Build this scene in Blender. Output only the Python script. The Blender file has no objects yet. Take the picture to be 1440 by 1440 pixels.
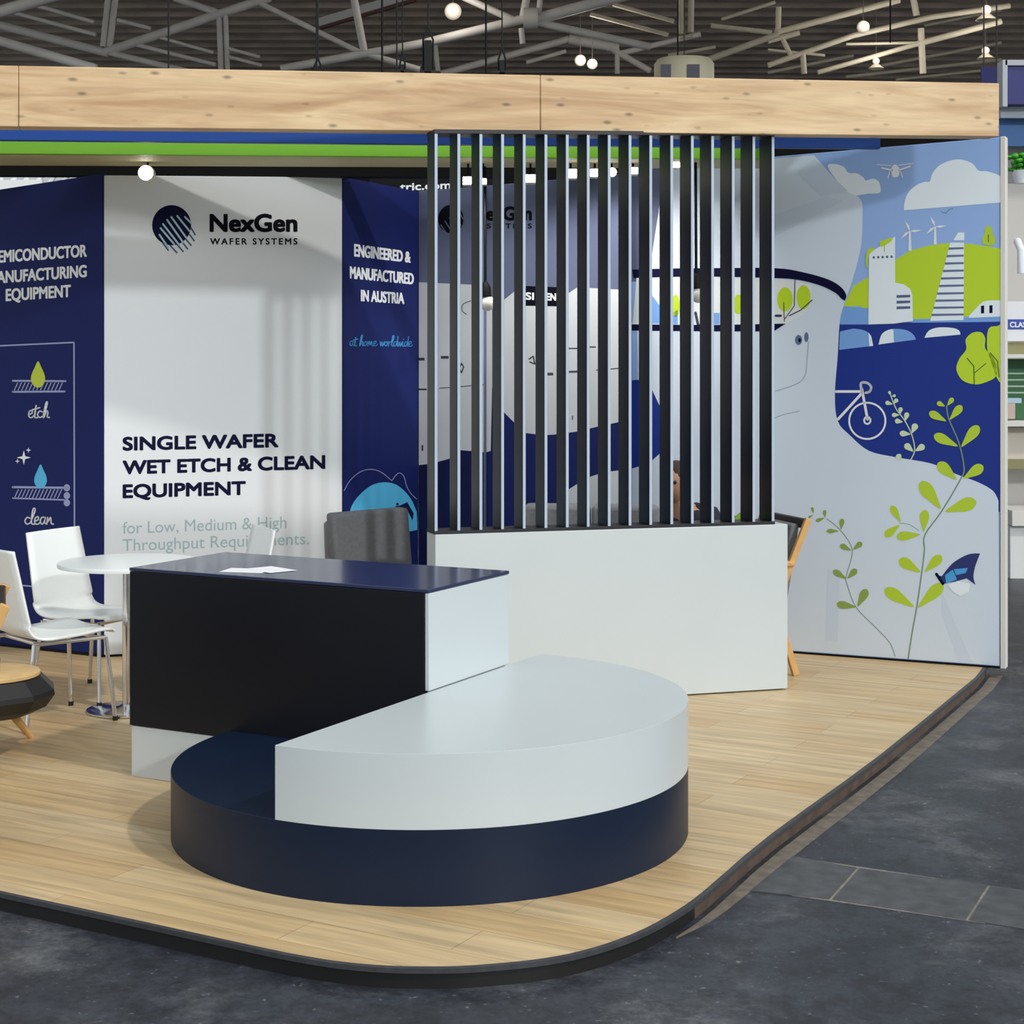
import bpy, math, random
from mathutils import Vector, Matrix
from mathutils.geometry import tessellate_polygon
random.seed(7)
S = bpy.context.scene
COL = S.collection
F, HY, H = 2340.0, 510.0, 1.6          # focal length and horizon in photo pixels, eye height

# ---------------------------------------------------------------- camera, world, light, exposure
cam = bpy.data.cameras.new('camera'); co = bpy.data.objects.new('camera', cam); COL.objects.link(co)
cam.sensor_width = 36; cam.lens = F / 1440 * 36; cam.shift_y = (HY - 720) / 1440
cam.clip_end = 300
co.location = (0, 0, H); co.rotation_euler = (math.pi / 2, 0, 0)
S.camera = co
wd = bpy.data.worlds.new('hall_light'); S.world = wd; wd.use_nodes = True
wd.node_tree.nodes['Background'].inputs[0].default_value = (.93, .98, 1.0, 1)
wd.node_tree.nodes['Background'].inputs[1].default_value = .84
def sun(name, d, e, ang, c):
    l = bpy.data.lights.new(name, 'SUN'); l.energy = e; l.angle = math.radians(ang); l.color = c
    o = bpy.data.objects.new(name, l); COL.objects.link(o)
    o.rotation_euler = Vector(d).to_track_quat('-Z', 'Y').to_euler(); o.location = (6, -6, 6)
sun('daylight_through_glass_front', (-.53, .85, -.36), .88, 2.6, (.95, .98, 1))
sun('high_hall_light', (-.80, .60, -1.02), 1.32, 2.5, (1, .94, .85))
S.view_settings.view_transform = 'Standard'; S.view_settings.look = 'None'
S.view_settings.exposure = 0.0; S.view_settings.gamma = 1; S.view_settings.use_curve_mapping = False

# ---------------------------------------------------------------- helpers
def lin(c):
    return tuple(((v / 255) / 12.92 if v / 255 <= .04045 else ((v / 255 + .055) / 1.055) ** 2.4) for v in c) + (1,)
MATS = {}
def M(name, c, rough=.5, metal=0.0, spec=.5, coat=0.0, emit=0.0, noise=0.0, nscale=8.0, bump=0.0, bscale=200.0):
    if name in MATS: return MATS[name]
    m = bpy.data.materials.new(name); m.use_nodes = True; nt = m.node_tree; b = nt.nodes['Principled BSDF']
    b.inputs['Base Color'].default_value = lin(c); b.inputs['Roughness'].default_value = rough
    b.inputs['Metallic'].default_value = metal; b.inputs['Specular IOR Level'].default_value = spec
    b.inputs['Coat Weight'].default_value = coat; b.inputs['Coat Roughness'].default_value = .08
    if emit: b.inputs['Emission Color'].default_value = lin(c); b.inputs['Emission Strength'].default_value = emit
    tc = nt.nodes.new('ShaderNodeTexCoord')
    if noise:
        n = nt.nodes.new('ShaderNodeTexNoise'); n.inputs['Scale'].default_value = nscale; n.inputs['Detail'].default_value = 6
        nt.links.new(tc.outputs['Object'], n.inputs['Vector'])
        r = nt.nodes.new('ShaderNodeMapRange'); r.inputs['From Min'].default_value = .3; r.inputs['From Max'].default_value = .7
        r.inputs['To Min'].default_value = 1 - noise; r.inputs['To Max'].default_value = 1 + noise
        nt.links.new(n.outputs['Fac'], r.inputs['Value'])
        h = nt.nodes.new('ShaderNodeHueSaturation'); h.inputs['Color'].default_value = lin(c)
        nt.links.new(r.outputs['Result'], h.inputs['Value']); nt.links.new(h.outputs['Color'], b.inputs['Base Color'])
    if bump:
        n = nt.nodes.new('ShaderNodeTexNoise'); n.inputs['Scale'].default_value = bscale
        nt.links.new(tc.outputs['Object'], n.inputs['Vector'])
        bp = nt.nodes.new('ShaderNodeBump'); bp.inputs['Strength'].default_value = bump; bp.inputs['Distance'].default_value = .002
        nt.links.new(n.outputs['Fac'], bp.inputs['Height']); nt.links.new(bp.outputs['Normal'], b.inputs['Normal'])
    MATS[name] = m; return m

class MB:
    def __init__(s): s.v = []; s.f = []
    def add(s, vs, fs):
        k = len(s.v); s.v += [Vector(p) for p in vs]; s.f += [tuple(i + k for i in f) for f in fs]; return s
    def box(s, a, b):
        x0, y0, z0 = a; x1, y1, z1 = b
        return s.hexa([(x0, y0, z0), (x1, y0, z0), (x1, y1, z0), (x0, y1, z0)], [(x0, y0, z1), (x1, y0, z1), (x1, y1, z1), (x0, y1, z1)])
    def hexa(s, lo, hi):
        n = len(lo)
        return s.add(list(lo) + list(hi), [tuple(range(n - 1, -1, -1)), tuple(range(n, 2 * n))] + [(i, (i + 1) % n, n + (i + 1) % n, n + i) for i in range(n)])
    def prism(s, poly, z0, z1):      # ccw polygon in plan; concave allowed
        n = len(poly)
        tri = tessellate_polygon([[Vector((p[0], p[1], 0)) for p in poly]])
        def up(t):
            a, b, c = [poly[i] for i in t]
            return t if (b[0]-a[0])*(c[1]-a[1]) - (b[1]-a[1])*(c[0]-a[0]) > 0 else t[::-1]
        area = sum(poly[i][0]*poly[(i+1) % n][1] - poly[(i+1) % n][0]*poly[i][1] for i in range(n))
        if area < 0: poly = poly[::-1]; tri = [tuple(n-1-i for i in t) for t in tri]
        tri = [up(tuple(t)) for t in tri]
        return s.add([(p[0], p[1], z0) for p in poly] + [(p[0], p[1], z1) for p in poly],
                     [t[::-1] for t in tri] + [tuple(i + n for i in t) for t in tri] + [(i, (i+1) % n, n+(i+1) % n, n+i) for i in range(n)])
    def tube(s, pts, r, n=10, caps=True, squash=1.0):
        pts = [Vector(p) for p in pts]; rs = r if isinstance(r, (list, tuple)) else [r] * len(pts)
        rings = []; ref = None
        for i, p in enumerate(pts):
            t = (pts[min(i+1, len(pts)-1)] - pts[max(i-1, 0)]).normalized()
            if ref is None: ref = Vector((0, 0, 1)) if abs(t.z) < .9 else Vector((1, 0, 0))
            a = t.cross(ref).normalized(); b = a.cross(t).normalized(); ref = b
            rings.append([p + rs[i] * (a * math.cos(2*math.pi*k/n) + b * squash * math.sin(2*math.pi*k/n)) for k in range(n)])
        vs = [v for g in rings for v in g]
        fs = [(i*n+k, i*n+(k+1) % n, (i+1)*n+(k+1) % n, (i+1)*n+k) for i in range(len(pts)-1) for k in range(n)]
        if caps: fs += [tuple(range(n-1, -1, -1)), tuple(range((len(pts)-1)*n, len(pts)*n))]
        return s.add(vs, fs)
    def bar(s, p, q, w, h, up=(0, 0, 1)):
        p, q = Vector(p), Vector(q); t = (q-p).normalized(); a = t.cross(Vector(up)).normalized(); b = a.cross(t)
        c = [(-1, -1), (1, -1), (1, 1), (-1, 1)]
        return s.hexa([p + a*w/2*i + b*h/2*j for i, j in c], [q + a*w/2*i + b*h/2*j for i, j in c])
    def lathe(s, prof, n=40, c=(0, 0, 0)):
        vs = []; fs = []
        for r, z in prof:
            vs += [(c[0]+r*math.cos(2*math.pi*k/n), c[1]+r*math.sin(2*math.pi*k/n), c[2]+z) for k in range(n)]
        for i in range(len(prof)-1):
            fs += [(i*n+k, i*n+(k+1) % n, (i+1)*n+(k+1) % n, (i+1)*n+k) for k in range(n)]
        fs += [tuple(range(n-1, -1, -1)), tuple(range((len(prof)-1)*n, len(prof)*n))]
        return s.add(vs, fs)
    def ball(s, c, r, n=14, sx=1, sy=1, sz=1):
        prof = [(max(1e-4, math.sin(math.pi*i/n)), -math.cos(math.pi*i/n)) for i in range(n+1)]
        k = len(s.v); s.lathe(prof, n=n+4)
        for i in range(k, len(s.v)):
            v = s.v[i]; s.v[i] = Vector((c[0]+v.x*r*sx, c[1]+v.y*r*sy, c[2]+v.z*r*sz))
        return s

def wmat(o):
    m = Matrix.Translation(o.location) @ o.rotation_euler.to_matrix().to_4x4()
    return wmat(o.parent) @ m if o.parent else m
def obj(name, mb, mat, parent=None, org=None, rz=0.0, bevel=0.0, smooth=40, local=False, segs=2):
    """link one mesh; vertices are world coordinates unless local"""
    me = bpy.data.meshes.new(name); o = bpy.data.objects.new(name, me); COL.objects.link(o)
    if parent: o.parent = parent
    if org is not None: o.location = org
    o.rotation_euler = (0, 0, rz)
    vs = mb.v
    if not local:
        inv = wmat(o).inverted(); vs = [inv @ v for v in vs]
    me.from_pydata([tuple(v) for v in vs], [], mb.f); me.update()
    me.materials.append(mat)
    if smooth:
        for p in me.polygons: p.use_smooth = True
        me.set_sharp_from_angle(angle=math.radians(smooth))
    if bevel:
        b = o.modifiers.new('bevel', 'BEVEL'); b.width = bevel; b.segments = segs; b.limit_method = 'ANGLE'; b.angle_limit = math.radians(50)
        b.harden_normals = False
    return o
def tag(o, label, cat, group=None):
    o['label'] = label; o['category'] = cat
    if group: o['group'] = group
    return o
def struct(o, label=None, cat=None):
    o['kind'] = 'structure'
    if label: o['label'] = label; o['category'] = cat
    return o
def thing(name, label, cat, loc=(0, 0, 0), rz=0, group=None):
    o = bpy.data.objects.new(name, None); COL.objects.link(o); o.empty_display_size = .1
    o.location = loc; o.rotation_euler = (0, 0, rz)
    return tag(o, label, cat, group)
def dup(root, loc, rz, label, group=None, skip=()):
    r = root.copy(); COL.objects.link(r); r.location = loc; r.rotation_euler = (0, 0, rz); r['label'] = label
    if group: r['group'] = group
    for ch in list(root.children):
        c = ch.copy(); COL.objects.link(c); c.parent = r
        for g in list(ch.children):
            d = g.copy(); COL.objects.link(d); d.parent = c
    return r
def P(px, py, d): return Vector(((px-720)*d/F, d, H + (HY-py)*d/F))           # photo pixel at a distance
def G(px, py, z=0.0):
    d = F*(H-z)/(py-HY); return Vector(((px-720)*d/F, d, z))
def smoothpts(pts, n=6, closed=False):
    pts = [Vector((p[0], p[1], 0)) for p in pts]; out = []; N = len(pts)
    for i in range(N if closed else N-1):
        p0, p1, p2, p3 = (pts[(i-1) % N], pts[i], pts[(i+1) % N], pts[(i+2) % N]) if closed else (pts[max(i-1, 0)], pts[i], pts[i+1], pts[min(i+2, N-1)])
        for k in range(n):
            t = k/n
            q = .5*((2*p1) + (p2-p0)*t + (2*p0-5*p1+4*p2-p3)*t*t + (3*p1-p0-3*p2+p3)*t**3)
            out.append((q.x, q.y))
    if not closed: out.append((pts[-1].x, pts[-1].y))
    return out
def ell(cx, cy, rx, ry, n=24, a0=0, a1=360, rot=0):
    r = math.radians(rot); o = []
    full = (a1-a0) == 360
    for k in range(n if full else n+1):
        t = math.radians(a0 + (a1-a0)*k/n); x, y = rx*math.cos(t), ry*math.sin(t)
        o.append((cx + x*math.cos(r) - y*math.sin(r), cy + x*math.sin(r) + y*math.cos(r)))
    return o

class Wall:
    """an upright flat printed panel standing on the booth floor"""
    def __init__(s, a, b):
        s.a = Vector((a[0], a[1])); s.b = Vector((b[0], b[1])); t = (s.b-s.a).normalized()
        s.n = Vector((t.y, -t.x)); s.t = t
        if s.n.dot(-s.a) < 0: s.n = -s.n
    def map(s, px, py, off=0.0):
        d = Vector(((px-720)/F, 1.0)); q = s.a + s.n*off
        k = q.dot(s.n) / d.dot(s.n)
        return Vector((d.x*k, k, H + (HY-py)/F*k))
    def panel(s, px0, t0, px1, t1, thick, z0=0.0, off=0.0):
        p, q = s.map(px0, t0, off), s.map(px1, t1, off); n3 = Vector((s.n.x, s.n.y, 0))
        c = [Vector((p.x, p.y, z0)), Vector((q.x, q.y, z0)), q, p]
        m = MB(); m.add(c + [v - n3*thick for v in c], [(0, 1, 2, 3), (7, 6, 5, 4), (0, 4, 5, 1), (1, 5, 6, 2), (2, 6, 7, 3), (3, 7, 4, 0)])
        return m
    def art(s, name, polys, mat, parent, layer=1):
        m = MB()
        for poly in polys:
            n = len(poly); tri = tessellate_polygon([[Vector((p[0], p[1], 0)) for p in poly]])
            vs = [s.map(p[0], p[1], .0004*layer) for p in poly]; fs = []
            for t in tri:
                a, b, c = [poly[i] for i in t]
                cr = (b[0]-a[0])*(c[1]-a[1]) - (b[1]-a[1])*(c[0]-a[0])
                if abs(cr) > 1e-9: fs.append(tuple(t) if cr < 0 else tuple(t)[::-1])
            m.add(vs, fs)
        return obj(name, m, mat, parent, smooth=0)
def ribbon(pts, w, rounded=True):
    """a drawn line as quads and round joints, in photo pixels"""
    out = []
    for (x0, y0), (x1, y1) in zip(pts[:-1], pts[1:]):
        dx, dy = x1-x0, y1-y0; L = math.hypot(dx, dy)
        if L < 1e-6: continue
        nx, ny = -dy/L*w/2, dx/L*w/2
        out.append([(x0+nx, y0+ny), (x1+nx, y1+ny), (x1-nx, y1-ny), (x0-nx, y0-ny)])
    if rounded:
        for p in pts: out.append(ell(p[0], p[1], w/2, w/2, 8))
    return out
_cap = {}
def text_polys(txt, off, space=1.0):
    c = bpy.data.curves.new('lettering', 'FONT'); c.body = txt; c.fill_mode = 'FRONT'; c.offset = off; c.resolution_u = 5; c.space_character = space
    o = bpy.data.objects.new('lettering', c); COL.objects.link(o)
    dg = bpy.context.evaluated_depsgraph_get(); dg.update()
    me = o.evaluated_get(dg).to_mesh()
    vs = [(v.co.x, v.co.y) for v in me.vertices]; fs = [tuple(p.vertices) for p in me.polygons]
    o.evaluated_get(dg).to_mesh_clear(); bpy.data.objects.remove(o); bpy.data.curves.remove(c)
    return vs, fs
def text(wall, name, txt, bl, br, h, mat, parent, off=.02, layer=2, space=1.0, hr=None):
    """text whose baseline runs from photo pixel bl to br, capitals h pixels tall"""
    vs, fs = text_polys(txt, 0, space); hv, _ = text_polys('H', 0)
    cap = max(v[1] for v in hv); x0 = min(v[0] for v in vs); x1 = max(v[0] for v in vs); hr = hr or h
    pts = []
    for x, y in vs:
        u = (x-x0)/(x1-x0); v = y/cap
        pts.append(wall.map(bl[0] + (br[0]-bl[0])*u, bl[1] + (br[1]-bl[1])*u - v*(h + (hr-h)*u), .0004*layer))
    m = MB()
    if off > .01:                       # heavier weight: the same letters laid over each other a hair apart
        e = off*h/cap*1.0; base = []
        for dx, dy in ((-e, -e*.7), (e, -e*.7), (e, e*.7), (-e, e*.7), (0, 0), (0, -e), (0, e), (-e, 0), (e, 0)):
            q = []
            for x, y in vs:
                u = (x-x0)/(x1-x0); v = y/cap
                q.append(wall.map(bl[0] + e + (br[0]-bl[0]-2*e)*u + dx, bl[1] + (br[1]-bl[1])*u - v*(h + (hr-h)*u) + dy, .0004*layer + .00002*len(base)))
            base.append(q); m.add(q, fs)
        pts = base[0]
        pts = m.v
    else: m.add(pts, fs)
    # face the reader
    n3 = Vector((wall.n.x, wall.n.y, 0))
    m.f = [f if (pts[f[1]]-pts[f[0]]).cross(pts[f[2]]-pts[f[0]]).dot(n3) >= 0 else f[::-1] for f in m.f]
    return obj(name, m, mat, parent, smooth=0)

# ---------------------------------------------------------------- materials
def nodes(m):
    nt = m.node_tree; return nt, nt.nodes['Principled BSDF'], (lambda t: nt.nodes.new('ShaderNode' + t)), nt.links.new
def wood_fascia():
    m = M('oak_laminate', (214, 182, 142), .55); nt, b, N, L = nodes(m)
    tc = N('TexCoord'); mp = N('Mapping'); mp.inputs['Scale'].default_value = (.7, 4, 6.5); L(tc.outputs['Object'], mp.inputs['Vector'])
    n1 = N('TexNoise'); n1.inputs['Scale'].default_value = 1.6; n1.inputs['Detail'].default_value = 5; n1.inputs['Distortion'].default_value = 1.5; L(mp.outputs[0], n1.inputs['Vector'])
    r1 = N('ValToRGB'); e = r1.color_ramp.elements
    e[0].position = .3; e[0].color = lin((190, 152, 112)); e[1].position = .68; e[1].color = lin((230, 202, 160))
    x = e.new(.5); x.color = lin((216, 184, 142)); L(n1.outputs['Fac'], r1.inputs['Fac'])
    mp2 = N('Mapping'); mp2.inputs['Scale'].default_value = (2.2, 6, 26); L(tc.outputs['Object'], mp2.inputs['Vector'])
    n2 = N('TexNoise'); n2.inputs['Scale'].default_value = 2; n2.inputs['Detail'].default_value = 8; L(mp2.outputs[0], n2.inputs['Vector'])
    r2 = N('MapRange'); r2.inputs['From Min'].default_value = .35; r2.inputs['From Max'].default_value = .62; r2.inputs['To Min'].default_value = .91; r2.inputs['To Max'].default_value = 1.03; L(n2.outputs['Fac'], r2.inputs['Value'])
    mp3 = N('Mapping'); mp3.inputs['Scale'].default_value = (7, 7, 18); L(tc.outputs['Object'], mp3.inputs['Vector'])
    vo = N('TexVoronoi'); vo.inputs['Scale'].default_value = 1.0; L(mp3.outputs[0], vo.inputs['Vector'])
    r3 = N('MapRange'); r3.inputs['From Min'].default_value = .06; r3.inputs['From Max'].default_value = .2; r3.inputs['To Min'].default_value = .42; r3.inputs['To Max'].default_value = 1.0; L(vo.outputs['Distance'], r3.inputs['Value'])
    mu = N('Math'); mu.operation = 'MULTIPLY'; L(r2.outputs[0], mu.inputs[0]); L(r3.outputs[0], mu.inputs[1])
    h = N('HueSaturation'); L(r1.outputs[0], h.inputs['Color']); L(mu.outputs[0], h.inputs['Value']); L(h.outputs[0], b.inputs['Base Color'])
    return m
def planks():
    m = M('plank_floor', (200, 165, 115), .42); nt, b, N, L = nodes(m)
    tc = N('TexCoord'); br = N('TexBrick'); L(tc.outputs['Object'], br.inputs['Vector'])
    br.inputs['Scale'].default_value = 1; br.inputs['Brick Width'].default_value = 1.25; br.inputs['Row Height'].default_value = .17
    br.inputs['Mortar Size'].default_value = .0012; br.inputs['Mortar Smooth'].default_value = .4; br.offset = .37
    br.inputs['Color1'].default_value = lin((208, 185, 145)); br.inputs['Color2'].default_value = lin((199, 168, 121)); br.inputs['Mortar'].default_value = lin((140, 110, 75))
    mp = N('Mapping'); mp.inputs['Scale'].default_value = (1.1, 16, 1); L(tc.outputs['Object'], mp.inputs['Vector'])
    n = N('TexNoise'); n.inputs['Scale'].default_value = 1.7; n.inputs['Detail'].default_value = 7; n.inputs['Distortion'].default_value = .5; L(mp.outputs[0], n.inputs['Vector'])
    r = N('MapRange'); r.inputs['From Min'].default_value = .32; r.inputs['From Max'].default_value = .66; r.inputs['To Min'].default_value = .74; r.inputs['To Max'].default_value = 1.09; L(n.outputs['Fac'], r.inputs['Value'])
    h = N('HueSaturation'); L(br.outputs['Color'], h.inputs['Color']); L(r.outputs[0], h.inputs['Value']); L(h.outputs[0], b.inputs['Base Color'])
    return m
def concrete():
    m = M('hall_concrete', (62, 66, 74), .5); nt, b, N, L = nodes(m)
    tc = N('TexCoord')
    n1 = N('TexNoise'); n1.inputs['Scale'].default_value = 1.4; n1.inputs['Detail'].default_value = 9; n1.inputs['Roughness'].default_value = .68; L(tc.outputs['Object'], n1.inputs['Vector'])
    r1 = N('ValToRGB'); e = r1.color_ramp.elements; e[0].position = .3; e[0].color = lin((30, 33, 42)); e[1].position = .72; e[1].color = lin((100, 102, 105)); x = e.new(.5); x.color = lin((50, 54, 63)); L(n1.outputs['Fac'], r1.inputs['Fac'])
    n2 = N('TexNoise'); n2.inputs['Scale'].default_value = 46; n2.inputs['Detail'].default_value = 4; L(tc.outputs['Object'], n2.inputs['Vector'])
    r2 = N('MapRange'); r2.inputs['From Min'].default_value = .66; r2.inputs['From Max'].default_value = .78; r2.inputs['To Max'].default_value = .5; L(n2.outputs['Fac'], r2.inputs['Value'])
    mx = N('Mix'); mx.data_type = 'RGBA'; L(r2.outputs[0], mx.inputs[0]); L(r1.outputs[0], mx.inputs[6]); mx.inputs[7].default_value = lin((150, 150, 150))
    n3 = N('TexNoise'); n3.inputs['Scale'].default_value = 6; n3.inputs['Detail'].default_value = 8; n3.inputs['Distortion'].default_value = 1.2; L(tc.outputs['Object'], n3.inputs['Vector'])
    n5 = N('TexNoise'); n5.inputs['Scale'].default_value = 48; n5.inputs['Detail'].default_value = 10; n5.inputs['Roughness'].default_value = .75; L(tc.outputs['Object'], n5.inputs['Vector'])
    n3b = N('Math'); n3b.operation = 'MULTIPLY_ADD'; L(n5.outputs['Fac'], n3b.inputs[0]); n3b.inputs[1].default_value = 1.5; n3b.inputs[2].default_value = -.75
    n3c = N('Math'); n3c.operation = 'ADD'; L(n3.outputs['Fac'], n3c.inputs[0]); L(n3b.outputs[0], n3c.inputs[1])
    r3 = N('MapRange'); r3.inputs['From Min'].default_value = .3; r3.inputs['From Max'].default_value = .7; r3.inputs['To Min'].default_value = .6; r3.inputs['To Max'].default_value = 1.4; L(n3c.outputs[0], r3.inputs['Value'])
    h = N('HueSaturation'); L(mx.outputs[2], h.inputs['Color']); L(r3.outputs[0], h.inputs['Value']); L(h.outputs[0], b.inputs['Base Color'])
    r4 = N('MapRange'); r4.inputs['To Min'].default_value = .3; r4.inputs['To Max'].default_value = .62; L(n1.outputs['Fac'], r4.inputs['Value']); L(r4.outputs[0], b.inputs['Roughness'])
    return m
OAK = wood_fascia(); PLANK = planks(); CONC = concrete()
WHITE = M('white_lacquer', (198, 207, 211), .32, noise=.012, nscale=3)
NAVYBLK = M('midnight_laminate', (12, 15, 24), .4, spec=.28, noise=.06, nscale=5)
NAVYDRUM = M('midnight_drum', (9, 27, 52), .42, spec=.32, noise=.06, nscale=5)
BLACK = M('black_paint', (9, 9, 11), .6, spec=.2)
SLAT = M('anthracite_slat', (22, 23, 29), .45)
SLATLIT = M('slat_lit_edge', (176, 192, 212), .35)
CHROME = M('chrome', (225, 225, 228), .12, metal=1)
RUBBER = M('black_rubber', (20, 20, 20), .7)
PLASTIC = M('white_plastic', (238, 243, 244), .3)
BEECH = M('light_wood', (205, 160, 98), .45, noise=.12, nscale=14)
GREYFAB = M('grey_felt', (112, 114, 118), .9, noise=.1, nscale=60, bump=.4, bscale=300)
DARKFAB = M('dark_felt', (44, 44, 50), .9, noise=.1, nscale=60)
NAVY = M('navy_print', (20, 32, 92), .6, spec=.2)
NAVY2 = M('navy_print_dark', (17, 24, 74), .6, spec=.2)
PWHITE = M('white_print', (229, 234, 239), .5)
INK = M('navy_ink', (10, 12, 52), .6, spec=.12)
INKB = M('black_ink', (6, 7, 20), .6, spec=.12)
WINK = M('white_ink', (236, 240, 246), .5)
TEALINK = M('pale_teal_ink', (168, 190, 196), .5)
SKYINK = M('sky_blue_ink', (70, 160, 225), .5)
CYAN = M('cyan_ink', (84, 184, 232), .5)
LIME = M('lime_ink', (190, 220, 36), .5)
LEAF = M('leaf_ink', (182, 210, 48), .5)
STEM = M('stem_ink', (120, 145, 120), .5)
PALEL = M('pale_leaf_ink', (206, 226, 190), .5)
SKY = M('mural_sky', (150, 184, 238), .45)
MFACE = M('mural_grey', (212, 225, 240), .45)
MNAVY = M('mural_navy', (28, 52, 140), .5, spec=.25)
MCLOUD = M('mural_cloud', (234, 245, 253), .5)
MBAND = M('mural_band', (204, 218, 235), .5)
MBLUE = M('mural_blue', (120, 168, 232), .5)
GREYBLUE = M('slate_print', (92, 100, 130), .5)
MACH = M('machine_print', (200, 205, 210), .5)
MACHD = M('machine_line', (60, 64, 78), .5)
FRAME = M('white_frame', (222, 220, 214), .5)

# ---------------------------------------------------------------- setting
ZH = -.056
f = MB(); f.add([(-30, -12, ZH), (40, -12, ZH), (40, 60, ZH), (-30, 60, ZH)], [(0, 1, 2, 3)])
struct(obj('floor', f, CONC, smooth=0))
UA = math.atan2(-.49, .87)
edge = [G(*q) for q in [(0, 1256.7), (200, 1300), (366.7, 1336.7), (430, 1349), (480, 1356.6), (535, 1361.5), (588, 1363), (645, 1362.5), (696.7, 1359), (752, 1353.5), (805, 1344.6), (860, 1329.5), (913, 1308.5), (960, 1282), (1000, 1252.5), (1093, 1173), (1243, 1063), (1376.7, 953)]]
edge = smoothpts([(-6.2, 7.63)] + [(-2.9, 5.775)] + [(p.x, p.y) for p in edge], 3) + [(2.52, 8.80)]
plan = edge + [(2.62, 10.6), (-6.2, 10.6)]
def inset(poly, d, cnt):
    out = []
    for i in range(cnt):
        a = Vector(poly[max(i-1, 0)]); b = Vector(poly[min(i+1, cnt-1)]); t = (b-a).normalized()
        out.append((poly[i][0] - t.y*d, poly[i][1] + t.x*d))
    return out
ne = len(edge)
deckplan = inset(edge, .018, ne) + plan[ne:]
struct(obj('floor_platform', MB().prism(deckplan, -.05, 0.0), PLANK, org=(-.25, 4.39, 0), rz=UA, smooth=0))
kick = inset(edge, .012, ne)
km = MB().prism(edge + inset(edge, .018, ne)[::-1], -.012, .0015)
struct(obj('trim_1', km, M('dark_edge_trim', (58, 60, 64), .5, noise=.2, nscale=30), org=(-.25, 4.39, 0), smooth=30))
ks = ne - 11
k2 = inset(edge, .04, ne)
struct(obj('trim_2', MB().prism(kick[:ks] + k2[:ks][::-1], ZH, -.012), M('kick_board_shaded', (16, 15, 16), .55, noise=.2, nscale=12), org=(-.25, 4.39, ZH), smooth=30))  # front stretch coloured black for shade, the right stretch brown as lit
struct(obj('trim_3', MB().prism(kick[ks-1:] + k2[ks-1:][::-1], ZH, -.012), M('kick_board_lit', (84, 70, 60), .6, noise=.3, nscale=14), org=(.7, 5.2, ZH), smooth=30))
tp = inset(edge, -.012, ne)[ks-4:]
tq = [Vector(a).lerp(Vector(b), min(1, i/7)) for i, (a, b) in enumerate(zip(inset(edge, -.014, ne)[ks-4:], inset(edge, -.07, ne)[ks-4:]))]
tq = [(v.x, v.y) for v in tq]
struct(obj('trim_4', MB().prism(tq + tp[::-1], ZH, ZH + .0045), M('worn_tape', (112, 104, 94), .6, noise=.3, nscale=22), org=(.7, 5.2, ZH), smooth=30))
# covered service trench crossing the hall floor
SLABM = M('trench_slab', (74, 76, 80), .5, noise=.3, nscale=14)
struct(obj('trim_5', MB().hexa([G(x, y, ZH) for x, y in ((1080, 1255), (1499, 1315), (1515, 1265), (1130, 1208))], [G(x, y, ZH) + Vector((0, 0, .002)) for x, y in ((1080, 1255), (1499, 1315), (1515, 1265), (1130, 1208))]), M('pale_grout', (126, 122, 116), .7, noise=.3, nscale=30), org=tuple(G(1200, 1250, ZH)), smooth=0))
slabs = [[(1046, 1252.5), (1166, 1265.5), (1205, 1221.5), (1098, 1202)], [(1170, 1266), (1358, 1294.5), (1389, 1246), (1209, 1222)], [(1362, 1295), (1500, 1317), (1516, 1264), (1393, 1246.5)]]
names = ['grey trench cover slab tucked against the black platform edge', 'grey trench cover slab between two pale joints on the hall floor',
         'grey trench cover slab running out at the right edge of the photo']
for i in range(3):
    q = [G(x, y, ZH) for x, y in slabs[i]]
    o = obj('trench_slab', MB().hexa(q, [v + Vector((0, 0, .003)) for v in q]), SLABM, org=tuple(q[0]))
    tag(o, names[i], 'floor slab', 'slabs covering the service trench')
# hall roof and end wall
CEILM = M('roof_sheet', (172, 158, 146), .8, noise=.25, nscale=1.2)
c = MB(); y = 12.5; prof = []
while y < 58:
    prof += [(y, 9.5), (y+.35, 9.5), (y+.45, 9.35), (y+.8, 9.35), (y+.9, 9.5)]; y += .9
for (y0, z0), (y1, z1) in zip(prof[:-1], prof[1:]):
    if y1 > y0: c.add([(-24, y0, z0), (24, y0, z0), (24, y1, z1), (-24, y1, z1)], [(3, 2, 1, 0)])
struct(obj('ceiling', c, CEILM, org=(0, 12.5, 9.5), smooth=0))
struct(obj('wall_back', MB().box((-24, 57.5, ZH), (24, 58, 9.6)), M('hall_end_wall', (60, 56, 54), .8, noise=.2, nscale=.6), org=(0, 57.5, ZH)))

# ---------------------------------------------------------------- display panels of the stand
def pan(name, label, cat, wall, px0, t0, px1, t1, mat, thick=.05, z0=0.0):
    a = wall.map(px0, 900); b = wall.map(px1, 900)
    root = thing(name, label, cat, ((a.x+b.x)/2, (a.y+b.y)/2, 0))
    obj('board', wall.panel(px0, t0, px1, t1, thick, z0), mat, root, smooth=0, bevel=.003)
    return root
def g2(px, py): v = G(px, py); return (v.x, v.y)

# white centre panel
WC = Wall(g2(147, 924), g2(481, 907))
pc = pan('display_panel', 'tall white display panel with the dark globe logo and equipment headline', 'display panel', WC, 146.5, 246.5, 481, 249.5, PWHITE)
obj('base_strip', WC.panel(146.5, 921, 481, 905, .006, 0, .004), BLACK, pc, smooth=0)
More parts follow.
